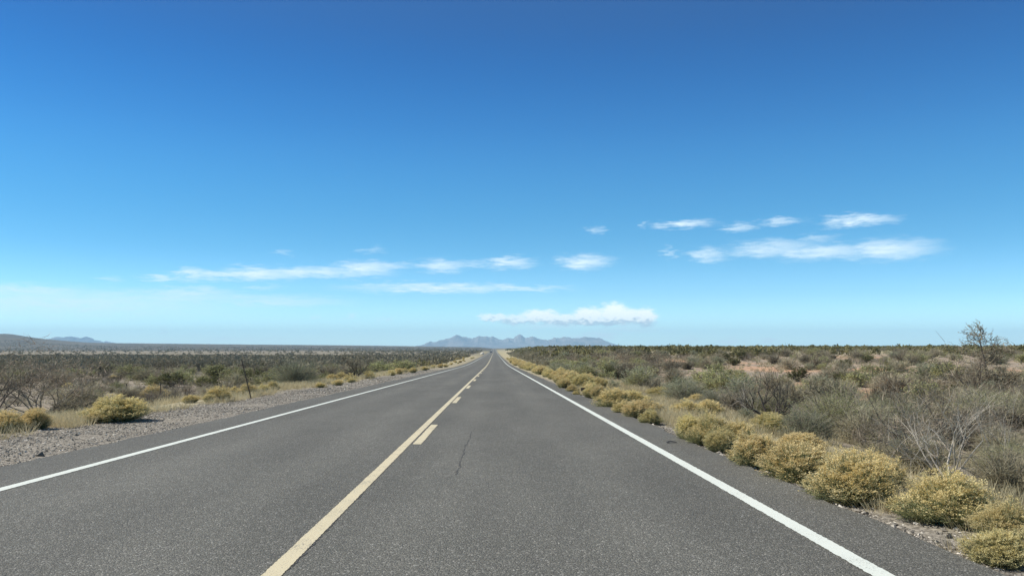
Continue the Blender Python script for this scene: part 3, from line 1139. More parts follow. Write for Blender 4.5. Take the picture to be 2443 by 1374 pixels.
# the row running on along the right edge, and thinner along the left
n = 0
y = 34.0
while y < 330 and n < 150:
    x = RX1 + .55 + random.random() * (.9 + y * .006)
    s = random.uniform(.45, .95)
    if not any((x - a) ** 2 + (y - b) ** 2 < (.6 * s + .6 * r) ** 2 for a, b, r in TAKEN):
        far = y > 120
        place('rabbit_s' if y > 60 else 'rabbit', x, y, s * (1.35 if far else 1.1), s * .8, 'rabbitbrush',
              'small yellow mound in the %s of the row at the right road edge' % ('vanishing far end' if far else 'middle distance'),
              'bush', group=('far' if far else 'middle') + ' part of the yellow brush row right of the road')
        n += 1
    y += random.uniform(.35, 1.1) * (1 + y / 110)
y = 40.0
while y < 330:
    x = RX0 - random.uniform(1.2, 3.0 + y * .01)
    s = random.uniform(.3, .75)
    place('rabbit_s', x, y, s * 1.4, s * .8, 'rabbitbrush', 'small yellow tuft on the grassy left verge towards the vanishing point', 'bush',
          group='small yellow tufts along the far left verge')
    y += random.uniform(1.2, 4.5) * (1 + y / 90)

# named shrubs of other kinds
named = [
    ('sageb', 705, 920, 118, 66, 'saltbush', 'bluish grey-green saltbush with arching stems right of the leaning stake', 'bush'),
    ('green', 792, 899, 44, 34, 'creosote_bush', 'fresh green bush directly left of the tall bare shrub by the left verge', 'bush'),
    ('greenb', 2000, 1050, 235, 130, 'palo_verde_bush', 'big pale olive-green bush behind the large yellow mounds on the right', 'bush'),
    ('sageb', 1925, 1052, 130, 84, 'saltbush', 'grey-green bush leaning against the left side of the big olive bush', 'bush'),
    ('greenb', 2150, 1040, 130, 105, 'palo_verde_bush', 'olive bush whose crown shows through the tangled bare branches on the right', 'bush'),
    ('greenb', 2345, 1008, 170, 84, 'palo_verde_bush', 'green bush in front of the slender bare tree at the right edge', 'bush'),
    ('green', 1524, 928, 72, 50, 'creosote_bush', 'soft green bush in the middle of the right scrub, left of the bluish one', 'bush'),
    ('sageb', 1630, 958, 108, 64, 'saltbush', 'bluish grey rounded bush left of the forked bare shrub on the right', 'bush'),
    ('green', 1392, 906, 80, 40, 'creosote_bush', 'olive bush standing behind the dark marker on the right', 'bush'),
    ('sage', 1340, 896, 66, 30, 'saltbush', 'grey-green bush on the right verge, left of the olive one behind the marker', 'bush'),
    ('creo', 1453, 908, 40, 40, 'creosote_bush', 'dark spiky bush with clumped crown between two soft green bushes', 'bush'),
    ('sage', 1459, 926, 46, 20, 'saltbush', 'low grey cushion in front of the dark spiky bush', 'bush'),
    ('creo', 1892, 1030, 48, 40, 'creosote_bush', 'small dark olive bush at the foot of the forked bare shrub', 'bush'),
    ('sage', 1781, 1004, 40, 32, 'saltbush', 'small grey-green bush left of the forked bare shrub trunk', 'bush'),
    ('greens', 900, 890, 60, 30, 'creosote_bush', 'olive-brown bush right of the tall bare shrub on the left side', 'bush'),
    ('greens', 960, 887, 64, 30, 'creosote_bush', 'low spreading olive bush at the left verge, second past the tall bare shrub', 'bush'),
    ('greens', 640, 912, 70, 36, 'creosote_bush', 'olive bush between the leaning stake and the bluish saltbush', 'bush'),
    ('greens', 305, 900, 60, 34, 'creosote_bush', 'dark green bush left of the black-branched shrub on the plain', 'bush'),
    ('greens', 560, 912, 50, 30, 'creosote_bush', 'yellow-green bush behind the top of the leaning stake', 'bush'),
    ('twigd', 2392, 930, 120, 62, 'dry_shrub', 'dark twiggy brush merging with the trunk of the slender bare tree', 'bush'),
    ('twigd', 2300, 925, 90, 46, 'dry_shrub', 'dark twiggy brush just left of the slender bare tree trunk', 'bush'),
    ('bared', 402, 899, 120, 54, 'mesquite', 'wide black-branched bare mesquite lying low on the left plain', 'bush'),
    ('bareg', 431, 957, 100, 56, 'mesquite', 'fan-shaped grey bare shrub behind the left verge, near the thin stake', 'bush'),
    ('bared', 847, 903, 96, 72, 'mesquite', 'tall dark bare shrub rising over the left verge halfway to the mountains', 'bush'),
    ('bared', 250, 895, 84, 42, 'mesquite', 'dark bare shrub on the plain behind the largest golden mound', 'bush'),
    ('bared', 1604, 892, 60, 42, 'mesquite', 'dark bare shrub standing before the reddish soil on the right', 'bush'),
    ('twigb', 185, 975, 120, 62, 'dry_shrub', 'low grey tangle of twigs between the big bare shrub and the golden mound', 'bush'),
    ('twig', 320, 955, 64, 36, 'dry_shrub', 'grey twiggy bush behind the largest golden mound on the left', 'bush'),
    ('twigb', 2325, 975, 130, 60, 'dry_shrub', 'grey twig mass below the slender bare tree on the right', 'bush'),
    ('twigb', 2410, 1190, 180, 130, 'dry_shrub', 'tangled grey twigs filling the right edge above the corner mounds', 'bush'),
    ('twigb', 2180, 1125, 200, 90, 'dry_shrub', 'low grey twig thicket under the pale fanning branches', 'bush'),
]
for i, (k, a, b, w, h, nm, l, c) in enumerate(named):
    at(k, a, b, w, h, nm, l, c, group=None, var=i)


def special(gen, px, py, wpx, hpx, name, label, cat, mats, names=('branches', 'twigs'), rz=0.0, xoff=.5, zs=1.0):
    ps = norm(gen, 97.5, 97)
    x, y, z = ground_hit(px, py)
    w, h = wpx / F * y, hpx / F * y
    e = bpy.data.objects.new(name, None)
    COL.objects.link(e)
    e.location = (x, y, z - .03)
    e.rotation_euler = (0, 0, rz)
    for (v, f), n_, m in zip(ps, names, mats):
        link(n_, mesh_np(n_, v * np.array([w, w * .8, h]), f, M[m]), e)
    tag(e, label, cat)
    TAKEN.append((x, y, w * .55))
    return e


special(bare(101, 9, 1.0, (5, 4, 4), .62, .015, .05, .15, fine=3), 95, 992, 310, 142, 'mesquite',
        'biggest bare shrub at far left, fine twigs reddish at the top against the plain', 'bush', ('grey', 'redtwig'))
special(bare(102, 5, 1.2, (4, 4, 3), .62, .014, .0, .17, fine=2, asym=(.4, 0)), -25, 1000, 260, 150, 'mesquite',
        'dark arching bare branches entering from the left edge of the picture', 'bush', ('dark', 'dtwig'))
special(bare(103, 6, .8, (5, 4, 3), .62, .034, .08, .15, fine=2), 1846, 1010, 175, 150, 'mesquite',
        'forked dark-trunked bare shrub standing over the right row of yellow mounds', 'bush', ('dark', 'dtwig'))
special(bare(104, 3, .8, (4, 4, 3), .62, .030, .06, .17, fine=2, asym=(-.8, 0)), 1806, 998, 130, 90, 'mesquite',
        'leaning bare shrub with silvery limbs, left neighbour of the forked dark-trunked one', 'bush', ('pale', 'twig'))
special(bare(105, 9, 1.05, (4, 4, 3), .8, .0135, .04, .12, fine=2, asym=(-.25, .1)), 2262, 1152, 400, 250, 'mesquite',
        'large tangle of pale fanning branches behind the tall isolated yellow dome', 'bush', ('pale', 'redtwig'))
special(bare(107, 8, 1.0, (5, 4, 3), .75, .018, .04, .14, fine=2, asym=(-.3, 0)), 2215, 1122, 320, 230, 'mesquite',
        'dark-limbed bare shrub tangled behind the pale fanning branches', 'bush', ('dark', 'dtwig'))
special(bare(108, 5, .6, (5, 4, 3), .75, .022, .07, .14, fine=2), 2318, 952, 130, 110, 'mesquite',
        'dark forked shrub between the olive bushes and the slender bare tree', 'bush', ('dark', 'redtwig'))
special(bare(106, 6, .8, (4, 4, 3), .8, .012, .07, .13, fine=2), 2400, 1122, 250, 235, 'mesquite',
        'pale bare shrub crossing the right edge of the picture', 'bush', ('pale', 'twig'))


def tree():
    """slender leafless tree at the right edge: one trunk, crown of fine twigs"""
    rs = np.random.default_rng(77)
    trunk, p, d = [], np.array([0., 0, 0]), np.array([-.02, 0, 1.])
    pts = [p]
    for i in range(9):
        d = d * .5 + rs.normal(0, .07, 3)
        d[2] = 1
        d /= np.linalg.norm(d)
        q = pts[-1] + d * .09
        trunk.append(np.concatenate([pts[-1], q, [.019 * (1 - i / 10), .019 * (1 - (i + 1) / 10)]]))
        pts.append(q)
    th, fi = [], []

    def grow(p, d, L, r, lev):
        q = p
        n = 4
        for i in range(n):
            d = d + rs.normal(0, .2, 3) + np.array([0, 0, .06])
            d /= np.linalg.norm(d)
            q2 = q + d * L / n
            th.append(np.concatenate([q, q2, [r * (1 - .6 * i / n), r * (1 - .6 * (i + 1) / n)]]))
            q = q2
            if lev < 2:
                for _ in range(1 if lev else 2):
                    dd = d + rs.normal(0, .6, 3)
                    dd /= np.linalg.norm(dd)
                    grow(q, dd, L * rs.uniform(.4, .62), r * .5, lev + 1)
            else:
                for _ in range(1):
                    dd = d + rs.normal(0, .6, 3)
                    dd /= np.linalg.norm(dd)
                    fi.append((q, q + dd * L * rs.uniform(.3, .6)))

    for i in range(4, 10):
        for k_ in range(3):
            a = k_ * 2.1 + i * .8 + rs.uniform(-.4, .4)
            grow(pts[i], np.array([math.cos(a), math.sin(a), rs.uniform(.2, 1.1)]) / 1.2, .30 * rs.uniform(.5, 1) * (1.15 - .05 * i), .007, 0)
    tr = tubes(trunk, 6)
    cr = tubes(th, 3)
    fb = blades(np.array([f[0] for f in fi]), np.array([f[1] for f in fi]), .004, rs)
    return tr, join([cr, fb])


special(tree(), 2360, 926, 120, 152, 'bare_tree', 'slender leafless tree rising above the skyline near the right edge', 'tree',
        ('dark', 'dtwig'), names=('trunk', 'crown'))


# ------------------------------------------------------------------ filler scrub, one object each
def zone_left(px, y):
    a = ('behind the big bare shrub at far left' if px < 200 else
         'left of the leaning stake' if px < 560 else
         'around the bluish saltbush, left side' if px < 800 else
         'right of the tall dark bare shrub')
    return a


def zone_right(px, y):
    a = ('beside the right yellow row' if px < 1400 else
         'left of the bluish grey bush' if px < 1620 else
         'behind the forked bare shrub' if px < 1950 else
         'left of the slender tree' if px < 2280 else 'around the slender bare tree')
    return a


DEPTH = lambda y: 'near' if y < 38 else ('midway' if y < 75 else 'far')
SIZE = lambda h: 'low' if h < .8 else ('knee-high' if h < 1.1 else 'tall')


def filler(side, n, y0, y1, kinds, hr, xmin, clear, xmax=None):
    k = 0
    tries = 0
    while k < n and tries < n * 60:
        tries += 1
        y = math.sqrt(random.uniform(y0 * y0, y1 * y1))
        lim = xmax or .61 * y + 2
        x = random.uniform(xmin + .01 * y, lim)
        if side < 0:
            x = -x
        h = random.uniform(*hr)
        w = h * random.uniform(1.3, 2.1)
        if fbm(np.array(x / 9.), np.array(y / 9.), 71) < .36:
            continue
        if any((x - a) ** 2 + (y - b) ** 2 < ((w * .5 + r) * clear) ** 2 for a, b, r in TAKEN):
            continue
        px, _ = project(x, y, float(H(x, y)))
        if px < -80 or px > 2520:
            continue
        kd, nm, desc, cat = random.choices(kinds, [q[4] for q in kinds])[0][:4]
        if y < 34:
            kd = {'greens': 'greenb', 'sage': 'sageb', 'creo': 'greenb', 'twig': 'twigb'}.get(kd, kd)
        zn = zone_left(px, y) if side < 0 else zone_right(px, y)
        lab = '%s %s, %s, %s' % (SIZE(h), desc, DEPTH(y), zn)
        place(kd, x, y, w, h, nm, lab, cat, group='%s shrubs of the %s scrub %s' % (DEPTH(y), 'left' if side < 0 else 'right', zn))
        k += 1
    return k


LK = [('twig', 'dry_shrub', 'leafless grey twiggy bush', 'bush', 3), ('twigd', 'dry_shrub', 'dark leafless twiggy bush', 'bush', 4),
      ('bared', 'mesquite', 'black-branched bare shrub', 'bush', 2.2), ('greens', 'creosote_bush', 'olive leafy bush', 'bush', 3),
      ('creo', 'creosote_bush', 'dark green bush', 'bush', .8), ('bareg', 'mesquite', 'grey-branched bare shrub', 'bush', 1.4)]
RK = [('twig', 'dry_shrub', 'leafless grey twiggy bush', 'bush', 4), ('twigd', 'dry_shrub', 'dark leafless twiggy bush', 'bush', 2),
      ('bareg', 'mesquite', 'grey-branched bare shrub', 'bush', 1.5), ('greens', 'creosote_bush', 'olive leafy bush', 'bush', 4),
      ('sage', 'saltbush', 'grey-green leafy bush', 'bush', 1.0), ('creo', 'creosote_bush', 'dark green bush', 'bush', 1.0)]
filler(-1, 34, 22, 58, LK, (.4, .85), 12, .9)
filler(-1, 225, 58, 145, LK, (.7, 1.5), 11.5, .68)
filler(1, 46, 12, 30, [q for q in RK if q[0] != 'creo'], (.5, .95), 6.5, .6)
filler(1, 60, 28, 60, RK, (.7, 1.3), 6.8, .6)
filler(1, 60, 50, 120, RK, (.6, 1.2), 5.4, .6, 22)
filler(1, 150, 60, 150, RK, (.7, 1.4), 7.5, .8)


# ------------------------------------------------------------------ distant scrub, gravel, grass: beyond counting
def clumps(xy, hw, nq, rs, qs=.34, wd=1.0):
    n = len(xy)
    z = H(xy[:, 0], xy[:, 1])
    c = np.repeat(np.arange(n), nq)
    m = len(c)
    d = rs.normal(size=(m, 3))
    d[:, 2] = np.abs(d[:, 2])
    d /= np.linalg.norm(d, axis=1, keepdims=True)
    d *= rs.uniform(.55, 1.0, (m, 1))
    h, w = hw[c, 0], hw[c, 1]
    p = np.stack([xy[c, 0] + d[:, 0] * w * .5, xy[c, 1] + d[:, 1] * w * .5, z[c] + d[:, 2] * h * .85], 1)
    a = rs.normal(size=(m, 3))
    a[:, 2] = np.abs(a[:, 2]) + .4
    a /= np.linalg.norm(a, axis=1, keepdims=True)
    b = np.cross(a, rs.normal(size=(m, 3)))
    b /= np.linalg.norm(b, axis=1, keepdims=True)
    L = (h * qs * rs.uniform(.6, 1.3, m))[:, None]
    b = b * wd
    v = np.stack([p - b * L * .5, p - b * L * .3 + a * L * .8, p + a * L, p + b * L * .5], 1).reshape(-1, 3)
    return v, np.arange(4 * m).reshape(m, 4)


def scatter(n, y0, y1, side, xmin, rs, mask=None):
    y = np.sqrt(rs.uniform(y0 ** 2, y1 ** 2, n))
    lo = xmin + .004 * y
    x = lo + rs.random(n) * (.64 * y + 4 - lo)
    x = x * side
    if mask is not None:
        k = rs.random(n) < mask(x, y)
        x, y = x[k], y[k]
    return np.stack([x, y], 1)


def stuff(name, parts, m):
    v, f = join(parts)
    o = link(name, mesh_np(name, v, f, M[m]))
    return tag(o, kind='stuff')


rs = np.random.default_rng(99)


def sz(n, a, b, wa=1.3, wb=2.1):
    h = rs.uniform(a, b, n)
    return np.stack([h, h * rs.uniform(wa, wb, n)], 1)


dens = lambda s, lo, hi: (lambda x, y: sstep(lo, hi, fbm(x / 14, y / 22, s)))
A = scatter(4600, 125, 420, -1, 10.5, rs, dens(81, .2, .5))
B = scatter(5200, 420, 1150, -1, 11, rs, lambda x, y: .12 + .88 * sstep(.45, .9, (VPX + F * x / y - 500) / 600) * (fbm(x / 40, y / 60, 8) > .42))
C_ = scatter(5000, 1150, 2300, -1, 14, rs, dens(82, .3, .6))
o = stuff('distant_mesquite_scrub', [clumps(A[A[:, 1] < 230], sz(int((A[:, 1] < 230).sum()), .9, 1.8), 190, rs, .26, .35), clumps(A[A[:, 1] >= 230], sz(int((A[:, 1] >= 230).sum()), .9, 1.9), 60, rs, .3, .7), clumps(B, sz(len(B), .8, 1.8), 26, rs, .4),
                                     clumps(C_, sz(len(C_), .8, 1.7), 9, rs, .7)], 'fargrey')
A2 = scatter(900, 125, 420, -1, 10, rs)
D = scatter(2600, 130, 520, 1, 9, rs, lambda x, y: .35 + .65 * (fbm(x / 10, y / 16, 85) > .48))
D2 = scatter(3800, 480, 1600, 1, 12, rs, dens(86, .2, .5))
o = stuff('distant_creosote_scrub', [clumps(A2, sz(len(A2), .8, 1.6), 110, rs, .2, .7), clumps(D, sz(len(D), 1.0, 1.9, 1.0, 1.6), 110, rs, .2, .8),
                                     clumps(D2, sz(len(D2), .9, 1.9), 18, rs, .5)], 'farcreo')
E1 = scatter(700, 130, 420, 1, 8, rs)
xx = rs.uniform(0, 1, 1500) ** 1.3
yy = rs.uniform(115, 620, 1500)
E2 = np.stack([6.2 + .004 * yy + xx * (14 + .05 * yy), yy], 1)
o = stuff('distant_grey_scrub', [clumps(E1, sz(len(E1), .6, 1.2), 130, rs, .24, .35), clumps(E2, sz(len(E2), .6, 1.3), 130, rs, .24, .35)], 'fargrey')
G1 = scatter(4200, 90, 420, 1, 5, rs)
G2 = scatter(2600, 60, 420, -1, 9, rs, dens(88, .3, .6))
o = stuff('distant_straw_scrub', [clumps(G1, sz(len(G1), .2, .5, 1.6, 3), 40, rs, .4, .5), clumps(G2, sz(len(G2), .2, .5, 1.6, 3), 36, rs, .4, .5)], 'farpale')


def tufts(xy, nb, hgt, spread, w, rs):
    n = len(xy)
    c = np.repeat(np.arange(n), nb)
    m = len(c)
    z = H(xy[:, 0], xy[:, 1])
    a = rs.uniform(0, 6.283, m)
    r = spread * np.sqrt(rs.random(m)) * .5
    h = hgt[c] * rs.uniform(.5, 1.1, m)
    p0 = np.stack([xy[c, 0] + r * np.cos(a), xy[c, 1] + r * np.sin(a), z[c] - .01], 1)
    ln = rs.uniform(.2, .9, m) * h
    p1 = p0 + np.stack([ln * np.cos(a), ln * np.sin(a), h], 1) + rs.normal(0, .02, (m, 3))
    return blades(p0, p1, w, rs)


def band(n, x0, x1, y0, y1, rs, power=1.6, s=91, lo=.38, hi=.55):
    y = y0 + (y1 - y0) * rs.random(n) ** power
    x = rs.uniform(x0, x1, n)
    k = rs.random(n) < sstep(lo, hi, fbm(x / 1.4, y / 1.8, s))
    return np.stack([x[k], y[k]], 1)


T = []
for n_, x0, x1, y0, y1, hg, w in ((2600, -11.5, -8.3, 13, 60, .24, .007), (1800, -13.5, -7.9, 40, 160, .26, .014), 
                                  (700, 3.5, 4.6, 4.5, 20, .08, .004), (1700, 4.2, 8.5, 9, 50, .17, .007), (1800, 3.9, 8, 40, 200, .3, .016)
                                  ):
    q = band(n_, x0, x1, y0, y1, rs, s=91 + len(T))
    T.append(tufts(q, 26, rs.uniform(.5, 1.3, len(q)) * hg, .22, w, rs))
# the open strip of pale grass in the gap of the right row
gx, gy, _ = ground_hit(1590, 1000)
q = np.stack([rs.normal(gx, .45, 170), rs.normal(gy, 1.7, 170)], 1)
q = q[q[:, 0] > RX1 + .3]
T.append(tufts(q, 40, rs.uniform(.5, 1.2, len(q)) * .3, .25, .007, rs))
gx, gy, _ = ground_hit(1390, 930)
q = np.stack([rs.normal(gx, .4, 160), rs.normal(gy, 3, 160)], 1)
q = q[q[:, 0] > RX1 + .3]
T.append(tufts(q, 40, rs.uniform(.5, 1.2, len(q)) * .22, .25, .009, rs))
for px, py in ((2140, 1200), (2180, 1230), (2440, 1330), (2110, 1215), (2340, 1260)):
    gx, gy, _ = ground_hit(px, py)
    q = np.stack([rs.normal(gx, .15, 12), rs.normal(gy, .2, 12)], 1)
    T.append(tufts(q, 50, rs.uniform(.5, 1.1, len(q)) * .17, .2, .004, rs))
stuff('dry_grass', T, 'grass')
T = []
for n_, x0, x1, y0, y1, hg, w in ((2400, -26, -11, 17, 60, .24, .008), (2600, 4.6, 13, 8, 42, .2, .007), (2600, 7, 30, 12, 60, .26, .009), (2600, 9, 60, 50, 130, .3, .02),
                                  (2200, -60, -12, 50, 130, .3, .02)):
    q = band(n_, x0, x1, y0, y1, rs, s=111 + len(T))
    T.append(tufts(q, 26, rs.uniform(.5, 1.3, len(q)) * hg, .22, w, rs))
stuff('grey_grass', T, 'grass2')


RND = []


def stones(xy, size, rs):
    n = len(xy)
    o = np.array([(1, 0, 0), (-1, 0, 0), (0, 1, 0), (0, -1, 0), (0, 0, 1), (0, 0, -1)], float)
    v = o[None] * rs.uniform(.6, 1.25, (n, 6, 1)) + rs.normal(0, .22, (n, 6, 3))
    v *= (size[:, None] * rs.uniform(.6, 1.4, (n, 3)) * np.array([1, 1, .6]))[:, None, :]
    a = rs.uniform(0, 6.28, n)
    ca, sa = np.cos(a)[:, None], np.sin(a)[:, None]
    x = v[:, :, 0] * ca - v[:, :, 1] * sa
    y = v[:, :, 0] * sa + v[:, :, 1] * ca
    z = H(xy[:, 0], xy[:, 1])
    v = np.stack([x + xy[:, :1], y + xy[:, 1:2], v[:, :, 2] + (z + size * .25)[:, None]], -1).reshape(-1, 3)
    f = np.array([(0, 2, 4), (2, 1, 4), (1, 3, 4), (3, 0, 4), (2, 0, 5), (1, 2, 5), (3, 1, 5), (0, 3, 5)])
    RND.append(np.repeat(rs.random(n), 6))
    return v, (np.arange(n)[:, None, None] * 6 + f[None]).reshape(-1, 3)


def gravel_mat():
    m, nt, b = mat('crushed_stone')
    tc = nt.nodes.new('ShaderNodeTexCoord')
    no = nd(nt, 'ShaderNodeAttribute', attribute_name='stone')
    cr = nt.nodes.new('ShaderNodeValToRGB')
    e = cr.color_ramp.elements
    e[0].position = .1
    e[0].color = (.13, .115, .09, 1)
    e[1].position = 1
    e[1].color = (.70, .64, .53, 1)
    x = e.new(.7)
    x.color = (.28, .25, .20, 1)
    nt.links.new(no.outputs['Fac'], cr.inputs[0])
    nt.links.new(cr.outputs[0], b.inputs['Base Color'])
    b.inputs['Roughness'].default_value = .85
    return m


M['gravel'] = gravel_mat()
S = []
for n_, x0, x1, y0, y1, s0 in ((42000, -8.9, -5.98, 8, 40, .0105), (12000, -8.2, -5.98, 34, 100, .018), (9000, 3.12, 3.75, 4.2, 30, .0115), (700, -9.5, -6, 8, 60, .026),
                               (1300, 3.12, 3.95, 4.5, 26, .022)):
    q = band(n_, x0, x1, y0, y1, rs, 1.5, 120 + len(S), .25, .6)
    S.append(stones(q, np.clip(rs.lognormal(0, .4, len(q)), .5, 2.2) * s0, rs))
v, f = join(S)
tag(link('shoulder_gravel', mesh_np('shoulder_gravel', v, f, M['gravel'], attrs={'stone': np.concatenate(RND)})), kind='stuff')

# ------------------------------------------------------------------ stakes, marker, scrap
M['rust'] = plain('rusty_dark_steel', (.10, .075, .055), .8, .1, 30)
M['rubber'] = plain('black_rubber', (.022, .022, .022), .7)
M['markp'] = plain('weathered_marker', (.05, .035, .03), .7)


def t_post(base_px, top_px, label):
    x, y, z = ground_hit(*base_px)
    hh = (base_px[1] - top_px[1]) / F * y
    dx = (top_px[0] - base_px[0]) / F * y
    w, t = .019, .005
    prof = [(-w, 0), (w, 0), (w, t), (t / 2 + .002, t), (t / 2 + .002, .028), (-t / 2 - .002, .028), (-t / 2 - .002, t), (-w, t)]
    v, f = [], []
    n = 16
    L = hh + .12
    for i in range(n + 1):
        k = i / n
        zz = -.12 + L * k
        for a, b in prof:
            v.append((a * (1 - .12 * (k > .97)), b, zz))
    m_ = len(prof)
    for i in range(n):
        for j in range(m_):
            f.append((i * m_ + j, i * m_ + (j + 1) % m_, (i + 1) * m_ + (j + 1) % m_, (i + 1) * m_ + j))
    v, f = np.array(v), np.array(f)
    me = mesh_np('fence_stake', v, f, M['rust'])
    # studs up the front face, and caps
    import bmesh
    bm = bmesh.new()
    bm.from_mesh(me)
    bm.verts.ensure_lookup_table()
    bm.faces.new([bm.verts[i] for i in range(m_)][::-1])
    bm.faces.new([bm.verts[n * m_ + i] for i in range(m_)])
    k = .1
    while k < hh - .05:
        r = bmesh.ops.create_cube(bm, size=1.0)
        for q in r['verts']:
            q.co = Vector((q.co.x * .014, q.co.y * .008 - .0035, q.co.z * .010 + k))
        k += .055
    bm.to_mesh(me)
    bm.free()
    o = link('fence_stake', me)
    o.location = (x, y, z)
    o.rotation_euler = (0, math.atan2(dx, hh), random.uniform(-.3, .3))
    tag(o, label, 'stake')


t_post((599, 951), (573, 856), 'leaning dark steel stake by the left verge, tallest of the stakes')
t_post((382, 962), (382, 911), 'thin upright dark stake beside small yellow mounds on the left')
t_post((301, 944), (301, 915), 'short dark stake in grey brush behind the largest golden mound')


def box(bm, cx, cy, cz, sx, sy, sz_, bev=0):
    import bmesh
    r = bmesh.ops.create_cube(bm, size=1.0)
    for q in r['verts']:
        q.co = Vector((q.co.x * sx + cx, q.co.y * sy + cy, q.co.z * sz_ + cz))
    if bev:
        es = {e for q in r['verts'] for e in q.link_edges}
        bmesh.ops.bevel(bm, geom=list(es), offset=bev, segments=2, affect='EDGES')


def bm_obj(name, fn, m, parent=None, smooth=False):
    import bmesh
    bm = bmesh.new()
    fn(bm)
    me = bpy.data.meshes.new(name)
    bm.to_mesh(me)
    bm.free()
    for q in (m if isinstance(m, list) else [m]):
        me.materials.append(q)
    if smooth:
        me.polygons.foreach_set('use_smooth', [True] * len(me.polygons))
    return link(name, me, parent)


x, y, z = ground_hit(1391, 943)
mk = bpy.data.objects.new('marker_post', None)
COL.objects.link(mk)
mk.location = (x, y, z)
tag(mk, 'small dark marker plate on a low post in pale grass at the right road edge', 'marker')
hh = 14 / F * y
bm_obj('post', lambda bm: box(bm, 0, 0, hh * .5 - .05, .03, .02, hh + .1, .003), M['rust'], mk)
bm_obj('plate', lambda bm: box(bm, 0, -.018, hh, .15, .012, .13, .004), M['markp'], mk)


def scrap(bm):
    n = 12
    rows = []
    for i in range(n + 1):
        t = i / n
        xx = (t - .5) * .15
        zz = .006 + .016 * math.sin(t * math.pi) ** 2 + .004 * math.sin(t * 9)
        yy = .02 * math.sin(t * 4)
        wd = .028 * (1 - .5 * abs(t - .4))
        rows.append([bm.verts.new((xx, yy - wd, zz)), bm.verts.new((xx, yy + wd, zz + .006)),
                     bm.verts.new((xx, yy + wd, zz + .014)), bm.verts.new((xx, yy - wd, zz + .008))])
    for a, b in zip(rows[:-1], rows[1:]):
        for j in range(4):
            bm.faces.new((a[j], a[(j + 1) % 4], b[(j + 1) % 4], b[j]))
    bm.faces.new(rows[0])
    bm.faces.new(rows[-1][::-1])


d = ray(1602, 1057)
t = EYE / (-d.z - .0122 * d.y)
o = bm_obj('rubber_scrap', scrap, M['rubber'])
o.location = (d.x * t, d.y * t, float(zroad(d.y * t)) + .001)
o.rotation_euler = (0, 0, .2)
tag(o, 'curled black rubber scrap lying on the right shoulder outside the white line', 'scrap')

# ------------------------------------------------------------------ oncoming car
M['carpaint'] = plain('dark_car_paint', (.018, .02, .022), .3, .2, 2, .1)
M['glass'] = plain('tinted_glass', (.03, .04, .05), .08, 0, 2, .05)
M['tyre'] = plain('tyre_rubber', (.02, .02, .02), .85)
M['rim'] = plain('wheel_alloy', (.45, .45, .46), .35, .9)
M['lamp'] = plain('headlamp_glass', (.75, .77, .78), .15)
M['trim'] = plain('black_trim', (.012, .012, .012), .6)


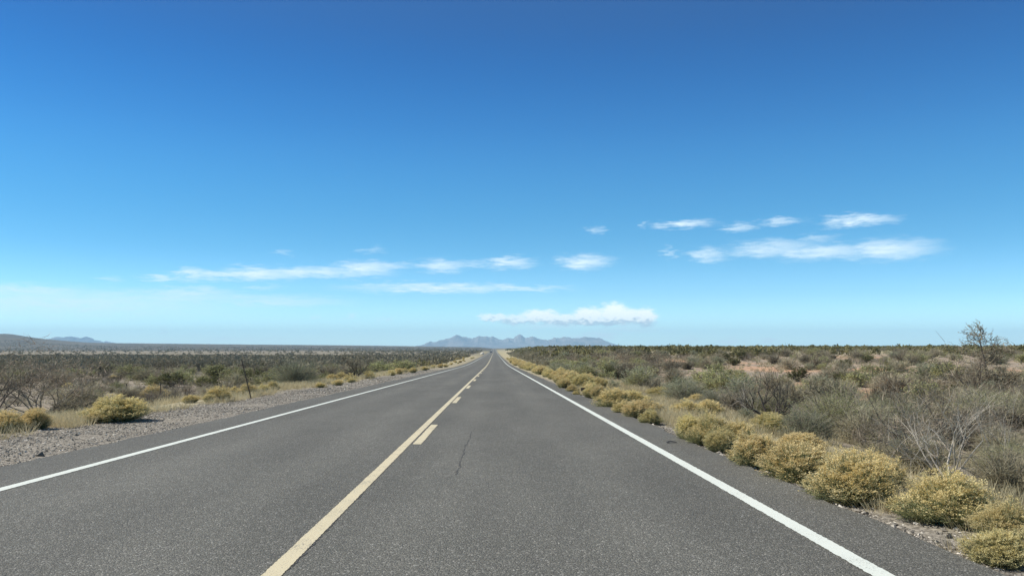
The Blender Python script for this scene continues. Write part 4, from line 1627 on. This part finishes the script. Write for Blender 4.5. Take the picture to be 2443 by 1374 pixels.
def car(x, y, z):
    e = bpy.data.objects.new('car', None)
    COL.objects.link(e)
    e.location = (x, y, z)
    tag(e, 'dark car coming towards the camera in the left lane, far away', 'car')
    import bmesh
    prof = [(-2.25, .35), (-2.3, .62), (-2.15, .82), (-1.2, .98), (-.45, 1.42), (.9, 1.46), (1.75, 1.05), (2.2, .98), (2.3, .6), (2.22, .32)]

    def body(bm):
        sec = []
        for s, k in ((-.9, 1), (-.86, 1), (.86, 1), (.9, 1)):
            row = []
            for (a, h) in prof:
                inset = .16 * max(0, h - .95) / .5
                ww = s * (1 - inset)
                edge = .96 if abs(s) > .88 else 1
                row.append(bm.verts.new((ww, a * edge, h * (edge if h > .5 else 1))))
            sec.append(row)
        for a, b in zip(sec[:-1], sec[1:]):
            for j in range(len(prof)):
                k = (j + 1) % len(prof)
                bm.faces.new((a[j], a[k], b[k], b[j]))
        bm.faces.new(sec[0][::-1])
        bm.faces.new(sec[-1])
        bmesh.ops.recalc_face_normals(bm, faces=bm.faces)

    bm_obj('body', body, M['carpaint'], e)

    def quadp(pts, th):
        def fn(bm):
            vs = [bm.verts.new(p) for p in pts]
            f_ = bm.faces.new(vs)
            r = bmesh.ops.extrude_face_region(bm, geom=[f_])
            for q in r['geom']:
                if isinstance(q, bmesh.types.BMVert):
                    q.co += Vector(th)
            bmesh.ops.recalc_face_normals(bm, faces=bm.faces)
        return fn

    bm_obj('windshield', quadp([(-.76, -1.12, 1.035), (.76, -1.12, 1.035), (.66, -.53, 1.39), (-.66, -.53, 1.39)], (0, -.02, .015)), M['glass'], e)
    for s in (-1, 1):
        bm_obj('side_window', quadp([(s * .885, -1.0, 1.03), (s * .885, 1.5, 1.05), (s * .80, .9, 1.36), (s * .80, -.35, 1.36)], (s * .03, 0, 0)), M['glass'], e)
        bm_obj('headlight', lambda bm: box(bm, s * .66, -2.2, .72, .34, .16, .15, .03), M['lamp'], e)
        bm_obj('mirror', lambda bm: box(bm, s * 1.0, -.75, 1.05, .2, .12, .14, .03), M['carpaint'], e)
        for yy in (-1.42, 1.4):
            def cyl(rad, wid):
                def fn(bm):
                    r = bmesh.ops.create_cone(bm, cap_ends=True, segments=24, radius1=rad, radius2=rad, depth=wid)
                    bmesh.ops.rotate(bm, verts=r['verts'], cent=(0, 0, 0), matrix=Matrix.Rotation(R(90), 3, 'Y'))
                return fn
            w = bpy.data.objects.new('wheel', None)
            COL.objects.link(w)
            w.parent = e
            w.location = (s * .80, yy, .33)
            bm_obj('tyre', cyl(.33, .22), M['tyre'], w)
            bm_obj('rim', cyl(.21, .235), M['rim'], w)
    bm_obj('grille', lambda bm: box(bm, 0, -2.27, .6, .8, .06, .22, .02), M['trim'], e)
    bm_obj('bumper', lambda bm: box(bm, 0, -2.25, .42, 1.7, .16, .2, .05), M['trim'], e)


car(-3.3, 800, float(zroad(800)))


# pale roadside spoil bank far ahead on the left
M['spoil'] = plain('pale_caliche', (.62, .56, .46), .95, 0, 1.5, .15)


def spoil(bm):
    import bmesh
    r = bmesh.ops.create_icosphere(bm, subdivisions=4, radius=1)
    for q in r['verts']:
        p = q.co.copy()
        k = 1 + .35 * (float(fbm(np.array(p.x * 1.7 + 5), np.array(p.y * 1.7 + p.z + 3), 7)) - .5)
        q.co = Vector((p.x * 2.4 * k, p.y * 1.6 * k, max(-.2, p.z * 1.5 * k)))


yy_ = 560.0
xx_ = (1151 - VPX) / F * yy_
o = bm_obj('dirt_mound', spoil, M['spoil'], None, True)
o.location = (xx_, yy_, float(H(xx_, yy_)) + .3)
o.scale = (.55, .6, .7)
tag(o, 'pale mound of bare earth in dark scrub left of the far end of the road', 'mound')

# ------------------------------------------------------------------ haze
m, nt, b = mat('desert_haze')
nt.nodes.remove(b)
pv = nt.nodes.new('ShaderNodeVolumePrincipled')
pv.inputs['Color'].default_value = (.50, .79, 1.0, 1)
pv.inputs['Density'].default_value = 9.0e-5
pv.inputs['Anisotropy'].default_value = 0.0
nt.links.new(pv.outputs[0], nt.nodes['Material Output'].inputs['Volume'])
x0, x1, y0, y1, z0, z1 = -15900, 15900, -60, 16400, -16, 330
v = [(x0, y0, z0), (x1, y0, z0), (x1, y1, z0), (x0, y1, z0), (x0, y0, z1), (x1, y0, z1), (x1, y1, z1), (x0, y1, z1)]
f = [(3, 2, 1, 0), (4, 5, 6, 7), (0, 1, 5, 4), (1, 2, 6, 5), (2, 3, 7, 6), (3, 0, 4, 7)]
tag(link('haze', mesh_np('haze', v, f, m)), kind='stuff')
print('objects', len(bpy.data.objects))
